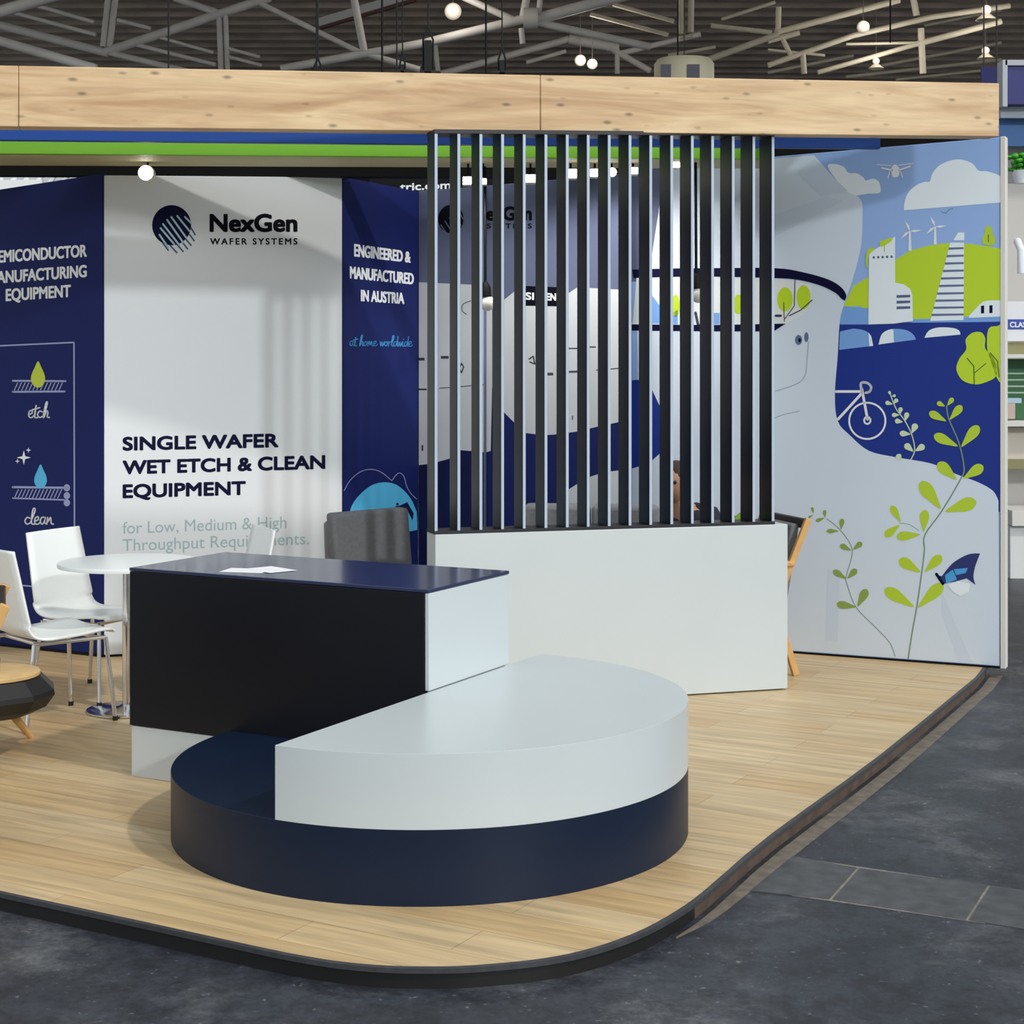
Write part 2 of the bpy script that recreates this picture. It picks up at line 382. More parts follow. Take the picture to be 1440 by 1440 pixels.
# striped globe logo
Z = lambda x, y: (195 + x/6, 275 + y/6)
LG = [ell(*Z(278, 250), 165/6, 170/6, 36)]
lg = WC.art('logo_disc', LG, INK, pc, 2)
lines = [((175, 330), (250, 460)), ((185, 275), (300, 430)), ((205, 240), (345, 440)), ((240, 205), (375, 415)), ((275, 180), (405, 380)), ((325, 172), (430, 320)), ((390, 180), (440, 250))]
WC.art('logo_stripes', [q for a, b in lines for q in ribbon([Z(*a), Z(b[0], b[1]-20)], 2.5)], M('pale_blue_ink', (176, 208, 228), .5), pc, 3)
WC.art('logo_dashes', [q for a, b in [((205, 400), (250, 462)), ((265, 420), (322, 482)), ((325, 415), (375, 472)), ((370, 395), (412, 450)), ((400, 370), (442, 420)), ((430, 330), (468, 382)), ((440, 270), (476, 330))] for q in ribbon([Z(*a), Z(*b)], 2.2)], M('teal_ink', (50, 96, 120), .5), pc, 2)
text(WC, 'lettering', 'NexGen', Z(598, 300), Z(1340, 300), 23, INKB, pc, .04)
text(WC, 'lettering', 'WAFER SYSTEMS', Z(602, 412), Z(1340, 412), 8.4, INKB, pc, .03, space=1.35)
Z = lambda x, y: (150 + x/4.114, 580 + y/4.114)
text(WC, 'headline', 'SINGLE WAFER', Z(92, 218), Z(995, 198), 17.6, INK, pc, .042)
text(WC, 'headline', 'WET ETCH & CLEAN', Z(92, 355), Z(1265, 323), 17.6, INK, pc, .042)
text(WC, 'headline', 'EQUIPMENT', Z(92, 493), Z(805, 473), 17.6, INK, pc, .042)
text(WC, 'small_lettering', 'for Low, Medium & High', Z(92, 702), Z(1040, 668), 16.5, TEALINK, pc, .0)
text(WC, 'small_lettering', 'Throughput Requirements.', Z(92, 802), Z(1170, 762), 16.5, TEALINK, pc, .0)

# navy panel at the left
WL = Wall(g2(-140, 893), g2(142, 924))
pl = pan('display_panel', 'navy display panel at the far left with etch and clean droplet drawings', 'display panel', WL, -140, 288, 144.5, 244, NAVY)
obj('base_strip', WL.panel(-140, 890, 144.5, 920, .006, 0, .004), BLACK, pl, smooth=0)
Z = lambda x, y: (x/4, 300 + y/4)
text(WL, 'lettering', 'SEMICONDUCTOR', (-10, 369.5), (122, 360.5), 16, WINK, pl, .026)
text(WL, 'lettering', 'MANUFACTURING', (-16, 399), (122, 389), 16, WINK, pl, .026)
text(WL, 'lettering', 'EQUIPMENT', (8, 423), (99.5, 417), 16, WINK, pl, .026)
PALE = M('lilac_line', (150, 158, 200), .5)
WL.art('frame_line', ribbon([(-60, 489), (104, 481.5), (104.8, 760), (105, 830), (-60, 815)], 2.0, False), PALE, pl, 1)
def drop(cx, top, bot, w):
    h = bot-top; L = [(cx, top), (cx+w*.22, top+h*.22), (cx+w*.46, top+h*.52), (cx+w*.48, top+h*.74), (cx+w*.28, top+h*.94), (cx, bot), (cx-w*.28, top+h*.94), (cx-w*.48, top+h*.74), (cx-w*.46, top+h*.52), (cx-w*.22, top+h*.22)]
    return smoothpts(L, 4, True)
def hatch(x0, y0, x1, y1, n, sl):
    return [q for k in range(n) for q in ribbon([(x0+(x1-x0)*k/n, y1), (x0+(x1-x0)*k/n+sl, y0)], 1.3, False)]
WL.art('etched_layer', ribbon([(18, 535.5), (92, 536)], 2.6) + ribbon([(18, 551), (91, 550.5)], 2.6) + hatch(20, 538, 88, 549, 13, 5), PALE, pl, 1)
WL.art('droplet', [drop(53.5, 508, 545, 20)], M('yellow_green_ink', (190, 205, 60), .5), pl, 3)
WL.art('clean_layer', ribbon([(18, 685), (95, 686)], 3) + ribbon([(18, 700.5), (90, 703)], 2) + hatch(20, 688, 86, 701, 13, 6) + [ell(94, 686, 4.5, 5), ell(94, 697, 4.5, 5), ell(94, 707, 4.5, 5)], PALE, pl, 1)
WL.art('droplet', [drop(57, 653, 687, 18)], CYAN, pl, 3)
st = []
for cx, cy, r in ((33.5, 643.5, 10), (40, 633, 4), (24.5, 648.5, 3.5)):
    st.append([(cx + (r if k % 2 == 0 else r*.28)*math.cos(math.pi*k/4), cy + (r if k % 2 == 0 else r*.28)*math.sin(math.pi*k/4)) for k in range(8)])
WL.art('sparkle', st, WINK, pl, 2)
def script(wall, parent, strokes, ox, oy, s, shear, w, mat):
    q = []
    for st in strokes:
        p = smoothpts([(ox + x*s, oy + (y + x*shear)*s) for x, y in st], 5)
        q += ribbon(p, w)
    return wall.art('handwriting', q, mat, parent, 3)
LET = {  # simple joined handwriting, baseline 0, x-height -10
 'a': ([[(7, -9), (2, -9), (0, -3), (3, 0), (6, -5), (7, -9), (6, -2), (9, 0)]], 9), 'b': ([[(3, -20), (1, -1), (4, 0), (7, -5), (3, -8)]], 8),
 'c': ([[(7, -8), (3, -9), (0, -4), (3, 0), (8, -2)]], 8), 'd': ([[(7, -8), (3, -9), (0, -4), (3, 0), (7, -8), (9, -20), (7, -2), (9, 0)]], 9),
 'e': ([[(0, -4), (5, -6), (5, -10), (1, -8), (1, -1), (5, 0), (8, -3)]], 8), 'h': ([[(0, 0), (4, -20), (6, -20), (1, 0), (5, -9), (7, -7), (6, -1), (9, 0)]], 9),
 'i': ([[(1, -9), (0, -1), (4, 0)], [(2, -14), (2.4, -14.5)]], 4), 'l': ([[(0, -3), (6, -19), (3, -20), (1, -2), (5, 0)]], 5),
 'm': ([[(0, 0), (1, -9), (1, -3), (4, -9), (5, -2), (8, -9), (9, -1), (12, 0)]], 12), 'n': ([[(0, 0), (1, -9), (1, -3), (5, -9), (6, -1), (9, 0)]], 9),
 'o': ([[(4, -9), (0, -5), (2, 0), (6, -4), (4, -9), (8, -7)]], 8), 'r': ([[(0, 0), (1, -9), (2, -7), (6, -9)]], 6),
 't': ([[(3, -17), (1, -1), (5, 0)], [(-2, -11), (8, -14)]], 5), 'w': ([[(0, -9), (1, 0), (4, -8), (5, 0), (9, -9)]], 9), ' ': ([], 6)}
def hand(txt):
    out = []; x = 0
    for ch in txt:
        st, w = LET[ch]
        out += [[(x + a, b) for a, b in s] for s in st]; x += w
    return out, x
s1, wx = hand('etch'); script(WL, pl, s1, 40, 587, .98, 0, 1.9, WINK)
s1, wx = hand('clean'); script(WL, pl, s1, 35, 737, 1.03, 0, 1.9, WINK)

# navy panel with the Austria line
WA = Wall(g2(482, 907), g2(588, 882))
pa = pan('display_panel', 'narrow navy display panel lettered in white about Austria, over a cyan globe', 'display panel', WA, 482, 249, 588, 269, NAVY)
obj('base_strip', WA.panel(482, 904, 588, 879, .006, 0, .004), BLACK, pa, smooth=0)
text(WA, 'lettering', 'ENGINEERED &', (498, 360), (577.5, 369), 16.5, WINK, pa, .026, hr=14.5)
text(WA, 'lettering', 'MANUFACTURED', (492, 391), (582, 399.5), 16, WINK, pa, .026, hr=14.5)
text(WA, 'lettering', 'IN AUSTRIA', (507.5, 423), (568.5, 427), 15, WINK, pa, .026, hr=14.5)
s1, wx = hand('at home worldwide'); script(WA, pa, s1, 492, 486, 88/wx, .01, 1.4, SKYINK)
WA.art('globe', [smoothpts([(492, 730), (493, 716), (502, 700), (520, 684), (537, 678.5), (553, 680), (566, 688), (578, 702), (586, 720)], 5) + [(587, 745), (520, 760), (492, 745)]], CYAN, pa, 1)
WA.art('continent', [[(555, 712), (562, 711), (573, 706), (576, 712), (582, 722), (580, 732), (573, 718), (560, 716)], ell(559, 709, 2, 2)], NAVY2, pa, 2)
WA.art('orbit_line', ribbon(smoothpts([(484, 690), (492, 676), (506, 664), (521, 660), (536, 664), (551, 676)], 5), .9, False) + ribbon(smoothpts([(551, 676), (557, 668), (562, 665), (568, 670), (572, 684), (578, 694), (586, 702)], 5), .9, False), PALE, pa, 1)

# machine picture panels seen through the slats
WM = Wall((WA.b.x + .004, WA.b.y + .0), (P(681, 500, 9.83).x, 9.83))
pm = pan('display_panel', 'slate and white picture panel with a machine, left part of the wall behind the slats', 'display panel', WM, 588.6, 268.5, 680, 261.5, GREYBLUE)
WM.art('machine_picture', [[(589, 397), (680, 401), (680, 636), (660, 634), (648, 633), (640, 637), (632, 645), (606, 652), (589, 654)]], MACH, pm, 1)
WM.art('lower_print', [[(589, 654), (606, 652), (632, 645), (640, 637), (648, 633), (660, 634), (680, 636), (680, 870), (589, 880)]], NAVY2, pm, 1)
WM.art('machine_outline', ribbon([(589, 505), (597, 505)], 4, False) + ribbon([(620, 502.5), (631, 502.5)], 4, False) + ribbon([(589, 547.5), (600, 547.5)], 2.5, False) + ribbon([(618, 546), (680, 541)], 1.2, False) + ribbon([(646, 518), (649, 511), (652, 516), (649, 524), (646, 518)], 1.8) + ribbon([(594, 627), (594, 633)], 2.5) + ribbon(smoothpts([(662, 423), (651, 428), (650, 437), (656, 442)], 4), 1.2), MACHD, pm, 2)
Z = lambda x, y: (580 + x/5.143, 180 + y/5.143)
WM.art('logo_disc', [ell(634, 308, 18, 20, 30)], INKB, pm, 2)
WM.art('logo_stripes', [q for k in range(5) for q in ribbon([(620 + 6*k, 316 - 5*k), (630 + 6*k, 332 - 5*k)], 1.6)], GREYBLUE, pm, 3)
WD = Wall((P(683, 500, 9.86).x, 9.86), (P(883, 500, 9.36).x, 9.36))
pd = pan('display_panel', 'slate and white picture panel with a wide machine, behind the middle slats', 'display panel', WD, 684, 261, 883, 244, GREYBLUE)
mach = [(706, 424), (722, 411), (736, 403), (795, 404), (800, 412), (812, 404), (883, 408), (883, 591), (868, 594), (840, 600), (810, 607), (780, 611), (765, 612), (740, 609), (722, 593), (706, 577)]
WD.art('machine_picture', [mach, [(684, 430), (692, 430), (692, 544), (690, 634), (684, 636)]], MACH, pd, 1)
WD.art('lower_print', [[(684, 636), (690, 634), (692, 544), (706, 577), (722, 593), (740, 609), (765, 612), (780, 611), (810, 607), (840, 600), (868, 594), (883, 591), (883, 660), (850, 664), (825, 672), (797, 690), (797, 712), (760, 725), (760, 870), (684, 872)]], NAVY, pd, 1)
WD.art('machine_base', [[(797, 690), (825, 672), (850, 664), (883, 660), (883, 870), (797, 870)]], MACH, pd, 1)
WD.art('sign_plate', [[(736, 402), (790, 404), (790, 431), (736, 430)]], INKB, pd, 2)
text(WD, 'sign_lettering', 'SI', (739, 421), (751, 421.5), 9.5, WINK, pd, .035, 3)
text(WD, 'sign_lettering', 'EN', (768, 422), (782, 422.5), 9.5, WINK, pd, .035, 3)
text(WD, 'lettering', 'exGen', (683.5, 309.5), (748, 309), 18, INKB, pd, .04)
text(WD, 'small_lettering', 'SYSTEMS', (684.5, 321), (748, 321), 6.5, INKB, pd, .03, space=1.25)
WD.art('machine_outline', ribbon([(744, 505), (750, 501), (752, 512), (745, 509)], 2) + ribbon([(768, 526), (778, 526)], 4, False) + ribbon([(800, 523), (812, 522.5)], 3, False) + ribbon([(795, 490), (812, 490)], 2, False) + ribbon([(826, 488), (838, 488)], 2, False) + ribbon([(838, 520.5), (870, 518)], 1.5, False) + ribbon([(768, 590), (768, 596)], 1.6) + ribbon([(805, 585), (805, 590)], 1.6), MACHD, pd, 2)

# ---------------------------------------------------------------- mural wall at the right
WR = Wall(g2(1122, 919), g2(1405, 940))
mu = pan('mural_wall', 'big illustrated wall at right with goggled face, hills, bicycle and plants', 'mural', WR, 884.5, 238, 1406, 193, SKY, .06)
obj('base_strip', WR.panel(884.5, 899, 1406, 937, .006, 0, .004), BLACK, mu, smooth=0)
e0 = WR.map(1406.5, 192, .004); e1 = Vector((e0.x, e0.y, 0)); n3 = Vector((WR.n.x, WR.n.y, 0)); t3 = Vector((WR.t.x, WR.t.y, 0))
obj('end_frame', MB().hexa([e1, e1+t3*.028, e1+t3*.028-n3*.075, e1-n3*.075], [e0, e0+t3*.028, e0+t3*.028-n3*.075, e0-n3*.075]), FRAME, mu, bevel=.003)
A = lambda name, polys, mat, layer: WR.art(name, polys, mat, mu, layer)
Z = lambda x, y: (1080 + x/4, 180 + y/4)
T = lambda x, y: (1080 + x/3.2727, 520 + y/3.2727)
ZZ = lambda L, s=Z: [s(*p) for p in L]
A('water', [ZZ([(300, 1100), (1322, 1085), (1322, 2160), (280, 2160)]) ], MNAVY, 1)
hill = ZZ([(420, 1010), (480, 890), (560, 840), (640, 790), (720, 740), (800, 690), (900, 662), (1020, 646), (1150, 652), (1322, 680), (1322, 1000), (1130, 1060), (820, 1080), (570, 1085), (520, 1000)])
A('hill', [hill], LIME, 1)
A('river', [ZZ([(415, 1000), (570, 1015), (570, 1105), (405, 1105)]), ZZ([(810, 1075), (1322, 1065), (1322, 1090), (810, 1095)])], MBLUE, 2)
A('bridge', [ZZ([(405, 1108), (1322, 1088), (1322, 1240), (400, 1250)])], MNAVY, 2)
A('bridge_arch', [ZZ([(405, 1145)]) + smoothpts(ZZ([(480, 1128), (540, 1138), (575, 1165), (592, 1225)]), 5) + ZZ([(400, 1248)]),
   smoothpts(ZZ([(622, 1218), (640, 1160), (690, 1132), (770, 1135), (815, 1160), (832, 1190)]), 5), smoothpts(ZZ([(880, 1180), (905, 1140), (960, 1122), (1040, 1125), (1075, 1140), (1082, 1162)]), 5)], MBLUE, 3)
A('bridge_bank', [smoothpts(ZZ([(622, 1218), (640, 1160), (680, 1135), (705, 1132)]), 4) + ZZ([(708, 1205)]), smoothpts(ZZ([(880, 1180), (905, 1140), (960, 1122), (1040, 1125), (1075, 1140), (1082, 1162)]), 5), ZZ([(565, 1150), (580, 1170), (592, 1225), (570, 1228)])], MCLOUD, 4)
# figure
head = [(932, 236), (1145, 218), (1160, 236), (1192, 270)] + smoothpts([(1206, 276), (1212, 284), (1213, 300), (1211, 345), (1200, 390), (1188, 425), (1181, 452), (1178, 500), (1174, 555), (1178, 592), (1195, 612), (1222, 634), (1260, 643), (1310, 652), (1345, 667), (1375, 678), (1396, 690), (1404, 704)], 4) + [(1405.5, 936), (885, 898), (885, 660), (912, 652), (932, 634), (932, 580), (924, 563), (914, 542), (897, 534), (896, 460), (895, 396), (913, 384), (927, 292)]
A('figure', [head], MFACE, 3)
A('figure_backdrop', [[(885, 239), (932, 236), (927, 292), (913, 384), (895, 396), (885, 396)]], GREYBLUE, 2)
A('figure_navy_area', [[(885, 535), (897, 534), (914, 542), (924, 563), (932, 580), (932, 634), (912, 652), (885, 660)]], MNAVY, 4)  # navy part of the print beside the figure
A('figure_band', [ZZ([(35, 490), (330, 385), (420, 410), (250, 500), (40, 610), (35, 520)]), ZZ([(160, 250), (260, 175), (450, 355), (300, 385)]), ZZ([(275, 915), (330, 960), (320, 1250), (265, 1250)], T), ZZ([(800, 1020), (830, 1090), (940, 1350), (880, 1345), (800, 1120)], T)], MBAND, 4)  # bands slightly greyer than the figure
A('goggle_lens', [[(895, 391), (1000, 389), (1090, 392), (1120, 395), (1142, 400), (1141, 425), (1128, 443), (1105, 455), (1086, 464), (885, 466), (890, 450)]], M('lens_print', (224, 231, 233), .4), 4)
A('lens_tree', [ell(1104, 421, 11, 17, 20), ell(1130, 418, 10, 17, 20), ell(1038, 428, 7, 14, 16), ell(950, 430, 6, 16, 16)], LIME, 5)
A('lens_sky', [[(913, 410), (928, 430), (928, 455), (913, 455)], [(1000, 440), (1012, 440), (1012, 456), (1000, 456)], [(945, 440), (953, 436), (953, 456), (945, 456)]], MBLUE, 5)
A('lens_line', ribbon([(1118, 392), (1117, 430), (1104, 448)], 1.3) + ribbon([(1102, 425), (1103, 452)], 1.2) + ribbon([(1091, 444), (1098, 444)], 3.5) + ribbon([(1110, 444), (1126, 436), (1142, 422)], 1.6) + ribbon([(978, 440), (982, 458)], 4), MACHD, 6)
strap_t = [(889, 379), (940, 377.5), (1000, 377), (1090, 377), (1130, 383), (1165, 393), (1183, 404), (1190, 415), (1188, 423)]
strap_b = [(1183, 420), (1175, 412), (1155, 402), (1125, 394), (1090, 391), (1000, 389), (940, 389.5), (891, 391)]
A('goggle_strap', [smoothpts(strap_t, 4) + smoothpts(strap_b, 4)], INK, 7)
A('goggle_rim', [[(864, 455)][:0] + [(885, 456), (1000, 457), (1105, 455), (1088, 466), (1000, 466), (885, 465)]], INK, 6)
A('screw', [ell(1123, 478, 5, 7, 18), ell(1134, 474, 3, 7, 18)], M('slate_ink', (92, 112, 150), .5), 5)
A('screw_slot', [ell(1124.5, 478.5, 2, 3, 12)], INK, 6)
A('seam_line', ribbon(smoothpts([(1137, 480), (1135, 505), (1133, 525), (1126, 536), (1112, 543), (1090, 550)], 5), 1.0, False) + ribbon(smoothpts([(1088, 588), (1105, 582), (1125, 578)], 4), .9, False), M('seam_ink', (160, 172, 190), .5), 5)
# clouds, drone, bird
A('cloud', [smoothpts(ZZ([(335, 215), (380, 203), (430, 222), (452, 252), (500, 255), (538, 280), (550, 296), (590, 285), (622, 300), (632, 330), (628, 365), (560, 370), (470, 378), (400, 310)]), 4, True),
            ZZ([(765, 463)]) + smoothpts(ZZ([(765, 430), (785, 370), (830, 325), (880, 303), (910, 300), (925, 255), (965, 210), (1030, 182), (1090, 178), (1150, 200), (1185, 240), (1230, 243), (1290, 262), (1322, 280)]), 4) + ZZ([(1322, 418)])], MCLOUD, 2)
A('drone', [smoothpts(ZZ([(695, 225), (715, 205), (738, 225), (735, 270), (700, 275)]), 4, True)] + ribbon(ZZ([(612, 207), (690, 212)]), 1.2) + ribbon(ZZ([(735, 210), (815, 200)]), 1.2) + ribbon(ZZ([(640, 225), (700, 238)]), 2.4) + ribbon(ZZ([(735, 238), (800, 215)]), 2.4) + ribbon(ZZ([(685, 245), (675, 280)]), 1.6) + ribbon(ZZ([(745, 245), (757, 275)]), 1.6), WINK, 3)
A('bird', ribbon(smoothpts(ZZ([(975, 470), (1000, 478), (1020, 458), (1040, 455)]), 3), .9), M('bird_ink', (96, 122, 170), .5), 2)
# turbines
def turbine(cx, cy, r, foot):
    q = [[Z(cx-5, cy), Z(cx+5, cy), Z(cx+9, foot), Z(cx-8, foot)]]
    for a in (-115, -5, 140):
        t = math.radians(a); d = (math.cos(t), math.sin(t)); n = (-d[1], d[0])
        q.append([Z(cx, cy), Z(cx + d[0]*r*.4 + n[0]*9, cy + d[1]*r*.4 + n[1]*9), Z(cx + d[0]*r, cy + d[1]*r), Z(cx + d[0]*r*.4 - n[0]*5, cy + d[1]*r*.4 - n[1]*5)])
    return q
A('wind_turbine', turbine(798, 580, 66, 690), WINK, 3); A('wind_turbine', turbine(940, 555, 66, 655), WINK, 3)
A('tower', [ZZ([(568, 705), (715, 610), (715, 870), (765, 880), (800, 905), (812, 940), (815, 1085), (710, 1100), (565, 1105)])], MCLOUD, 5)
A('tower_window', [ell(*Z(595 + 25*k, 728 - k), 1.8, 1.9, 8) for k in range(5)] + [ZZ([(723, 940 + 32*k), (800, 938 + 32*k), (800, 952 + 32*k), (723, 956 + 32*k)]) for k in range(3)], M('window_ink', (84, 100, 140), .5), 6)
A('tower_tree', [smoothpts(ZZ([(630, 640), (690, 618), (695, 635), (640, 668)]), 3, True), smoothpts(ZZ([(555, 700), (575, 675), (600, 680), (565, 720), (560, 790), (550, 760)]), 3, True)] + ribbon(ZZ([(655, 650), (655, 695)]), 1.4), LIME, 6)
A('stair_tower', [ZZ([(1042, 632), (1070, 588), (1105, 588), (1103, 632)]), ZZ([(1025, 645), (1103, 645), (1100, 1080), (912, 1085)])], MCLOUD, 3)
def sx(y): return 1025 - (y-645)*113/440
A('stair_step', [ZZ([(sx(y), y), (1101, y-2), (1101, y+9), (sx(y)-2, y+13)]) for y in (672, 714, 756, 798, 840, 882, 925, 965, 1005, 1045)], M('stair_ink', (96, 112, 150), .5), 4)
A('train', [smoothpts(ZZ([(1130, 1058), (1165, 1020), (1210, 978), (1260, 970)]), 4) + ZZ([(1322, 970), (1322, 1060), (1130, 1068)])], MCLOUD, 4)
A('train_door', [ZZ([(1198, 1000), (1216, 998), (1216, 1042), (1198, 1044)]), ZZ([(1245, 998), (1263, 996), (1263, 1040), (1245, 1042)])], INK, 5)
A('tree', [smoothpts(ZZ([(1240, 548), (1262, 570), (1265, 600), (1280, 625), (1270, 655), (1240, 662), (1212, 650), (1204, 622), (1218, 598), (1220, 568)]), 3, True)], LEAF, 3)
A('tree', [smoothpts(ZZ([(1150, 1152), (1200, 1150), (1222, 1185), (1222, 1240), (1265, 1290), (1288, 1350), (1280, 1400), (1225, 1430), (1165, 1442), (1095, 1420), (1060, 1360), (1075, 1300), (1115, 1245), (1112, 1190)]), 4, True), smoothpts(ZZ([(1240, 1130), (1290, 1115), (1322, 1125), (1322, 1420), (1285, 1400), (1250, 1300), (1232, 1230)]), 3, True)], LIME, 4)
A('tree_branch', ribbon(ZZ([(1160, 1440), (1158, 1340), (1120, 1295)]), 1.4) + ribbon(ZZ([(1158, 1380), (1225, 1325)]), 1.2) + ribbon(ZZ([(1300, 1400), (1290, 1310), (1250, 1265)]), 1.4) + ribbon(ZZ([(1240, 640), (1240, 600)]), 1.0), M('branch_ink', (60, 84, 60), .5), 5)
# bicycle
bk = ribbon(ZZ([(312, 100), (432, 100)], T), 3.6) + ribbon(ZZ([(322, 228), (432, 108)], T), 3.6) + ribbon(ZZ([(432, 88), (458, 228)], T), 3.6) + ribbon(smoothpts(ZZ([(430, 95), (428, 62), (455, 60), (474, 78), (468, 100), (450, 106)], T), 4), 3.4) + ribbon(ell(*T(457, 235), 25.5, 25.5, 40) + [ell(*T(457, 235), 25.5, 25.5, 40)[0]], 2.6, False) + ribbon(ell(*T(457, 233), 4.5, 5, 16) + [ell(*T(457, 233), 4.5, 5, 16)[0]], 2.6, False)
A('bicycle', bk, WINK, 4)
def leaf(bx, by, tx, ty, w, s=T):
    b, t = Vector(s(bx, by)), Vector(s(tx, ty)); d = t-b; n = Vector((-d.y, d.x)).normalized()*w/2
    L = [b, b + d*.3 + n*.55, b + d*.65 + n*1.0, b + d*.88 + n*.8, t, b + d*.88 - n*.8, b + d*.65 - n*1.0, b + d*.3 - n*.55]
    return smoothpts([(p.x, p.y) for p in L], 3, True)
def plant(name, stem, leaves, lm, sm, w, layer=5):
    A(name + '_stem', ribbon(smoothpts(ZZ(stem, T), 4), w, False), sm, layer)
    A(name + '_leaf', [leaf(*q) for q in leaves], lm, layer + 1)
plant('tall_plant', [(645, 1330), (665, 1200), (685, 1090), (708, 930), (720, 830), (722, 760), (800, 650), (888, 500), (902, 450), (880, 340), (832, 225), (822, 165)],
      [(672, 1092, 538, 1008, 17), (690, 1095, 805, 985, 17), (702, 932, 604, 872, 15), (722, 930, 798, 856, 14), (700, 758, 592, 768, 13), (716, 745, 722, 645, 13), (795, 640, 702, 515, 19), (815, 652, 958, 605, 19), (868, 506, 782, 428, 16), (900, 500, 990, 442, 15), (874, 352, 764, 300, 14), (890, 355, 970, 258, 15), (820, 236, 742, 196, 11), (836, 230, 892, 165, 11), (814, 168, 778, 150, 7), (825, 165, 852, 130, 7), (610, 700, 568, 626, 10), (606, 714, 538, 766, 11)], LEAF, STEM, 1.8)
A('tall_plant_twig', ribbon(smoothpts(ZZ([(695, 740), (650, 712), (605, 706)], T), 4), .7, False), STEM, 5)
plant('small_plant', [(585, 1320), (560, 1255), (490, 1180), (405, 1092), (365, 990), (360, 950), (388, 830), (335, 740), (270, 685)],
      [(405, 1092, 316, 1078, 11), (412, 1090, 455, 1010, 12), (360, 962, 300, 924, 9), (366, 960, 408, 918, 9), (382, 832, 332, 806, 8), (392, 828, 432, 795, 8), (325, 742, 270, 742, 6), (336, 735, 342, 685, 7), (260, 682, 220, 696, 5), (262, 680, 260, 645, 5), (208, 668, 186, 680, 3), (210, 660, 202, 632, 4)], M('dull_leaf_ink', (140, 165, 80), .5), STEM, 1.0)
plant('pale_plant', [(655, 418), (675, 370), (662, 300), (630, 235), (590, 180), (562, 110)],
      [(612, 418, 596, 388, 8), (668, 376, 630, 342, 9), (678, 374, 720, 348, 9), (656, 296, 606, 292, 8), (662, 292, 682, 248, 9), (620, 240, 584, 234, 7), (630, 236, 642, 196, 7), (604, 208, 570, 208, 6), (606, 206, 612, 172, 6), (574, 158, 540, 150, 6), (578, 156, 596, 134, 6), (566, 118, 556, 98, 4), (570, 122, 588, 118, 4)], PALEL, PALEL, 1.4)
# butterfly on the leaf
A('butterfly_wing', [smoothpts(ZZ([(800, 950), (850, 890), (920, 850), (976, 845)], T), 4) + smoothpts(ZZ([(955, 900), (945, 950), (955, 990)], T), 3) + ZZ([(915, 960), (860, 975), (810, 985), (780, 945)], T)], M('wing_navy', (26, 44, 110), .5), 6)
A('butterfly_patch', [ZZ([(815, 945), (850, 920), (870, 965), (820, 985)], T), ZZ([(855, 918), (920, 912), (910, 935), (865, 945)], T)], SKYINK, 7)
A('butterfly_under_wing', [ZZ([(828, 990), (875, 972), (930, 985), (925, 1022), (885, 1042), (850, 1020)], T)], MCLOUD, 7)
A('butterfly_body', ribbon(ZZ([(775, 940), (805, 985)], T), 4), INK, 7)

# ---------------------------------------------------------------- overhead: fascia, headers, black backdrop
fa = P(0, 178, 7.28); fb = P(1405.5, 192, 8.35)
fang = math.atan2(fb.y-fa.y, fb.x-fa.x); fdir = Vector((math.cos(fang), math.sin(fang), 0)); fn = Vector((-fdir.y, fdir.x, 0))
fr = thing('fascia_beam', 'long pale oak fascia beam spanning the top of the stand', 'beam', tuple(fa), fang)
def fpt(px, top):
    ax, ay = fdir.x, fdir.y; k = (px-720)/F; s = (fa.y*k - fa.x)/(ax - ay*k); q = fa + fdir*s
    u = px/1405.5
    py = (92 + 25*u) if top else (178 + 14*u)
    return Vector((q.x, q.y, H + (HY-py)*q.y/F))
for a, b in ((-420, 26), (26, 760), (760, 1405.5)):
    L0, L1, U0, U1 = fpt(a+.35, False), fpt(b-.35, False), fpt(a+.35, True), fpt(b-.35, True)
    o = fn*.11
    obj('board', MB().hexa([L0, L1, L1+o, L0+o], [U0, U1, U1+o, U0+o]), OAK, fr, bevel=.004)
def bandbox(name, label, cat, x0, x1, d0, d1, tops, bots, mat, deep, parts=None):
    """a header board whose front face runs between two photo columns"""
    a, b = P(x0, tops[0], d0), P(x1, tops[1], d1); c, e = P(x0, bots[0], d0), P(x1, bots[1], d1)
    n = Vector((-(b-a).y, (b-a).x, 0)).normalized()*deep
    root = thing(name, label, cat, tuple(c))
    obj('board', MB().hexa([c, e, e+n, c+n], [a, b, b+n, a+n]), mat, root, bevel=.002)
    return root, c, e, n
bandbox('header_board', 'long blue header board right behind the oak fascia', 'header board', -300, 1238, 8.02, 8.55, (126, 150), (194, 209), M('blue_header', (12, 70, 156), .5), .05)  # this top and the green one raised out of view to shade the panels
gr_, c0, c1, gn = bandbox('header_box', 'bright green header box hanging behind the blue board', 'header board', -320, 1076, 8.45, 8.75, (118, 132), (213.5, 224), M('green_header', (120, 190, 40), .55), .05)
sof = MB(); q0, q1 = P(-320, 231.5, 9.0), P(1076, 237, 9.2)
gq = gn*1.0
sof.hexa([c0+gq, c1+gq, q1, q0], [v + Vector((0, 0, .03)) for v in (c0+gq, c1+gq, q1, q0)])
obj('soffit', sof, M('cream_soffit', (196, 190, 150), .6, noise=.08, nscale=4), gr_, smooth=0)
ta, tb_, tc_, td_ = P(-300, 126, 8.03), P(1238, 150, 8.56), P(1238, 128, 8.76), P(-320, 117, 8.48)
lid = [Vector((v.x, v.y, z_)) for v, z_ in ((ta, ta.z + .003), (tb_, tb_.z + .003), (tc_, tc_.z + .004), (td_, td_.z + .004))]
hb_ = bpy.data.objects['header_board']
obj('added_shade_lid', MB().hexa(lid, [v + Vector((0, 0, .02)) for v in lid]), FRAME, hb_, smooth=0)  # unseen lid added across both headers to block the high hall light
la, lb = P(-250, 160, 8.13), P(1060, 172, 8.58)          # unseen strip added behind the blue board to brighten the green box
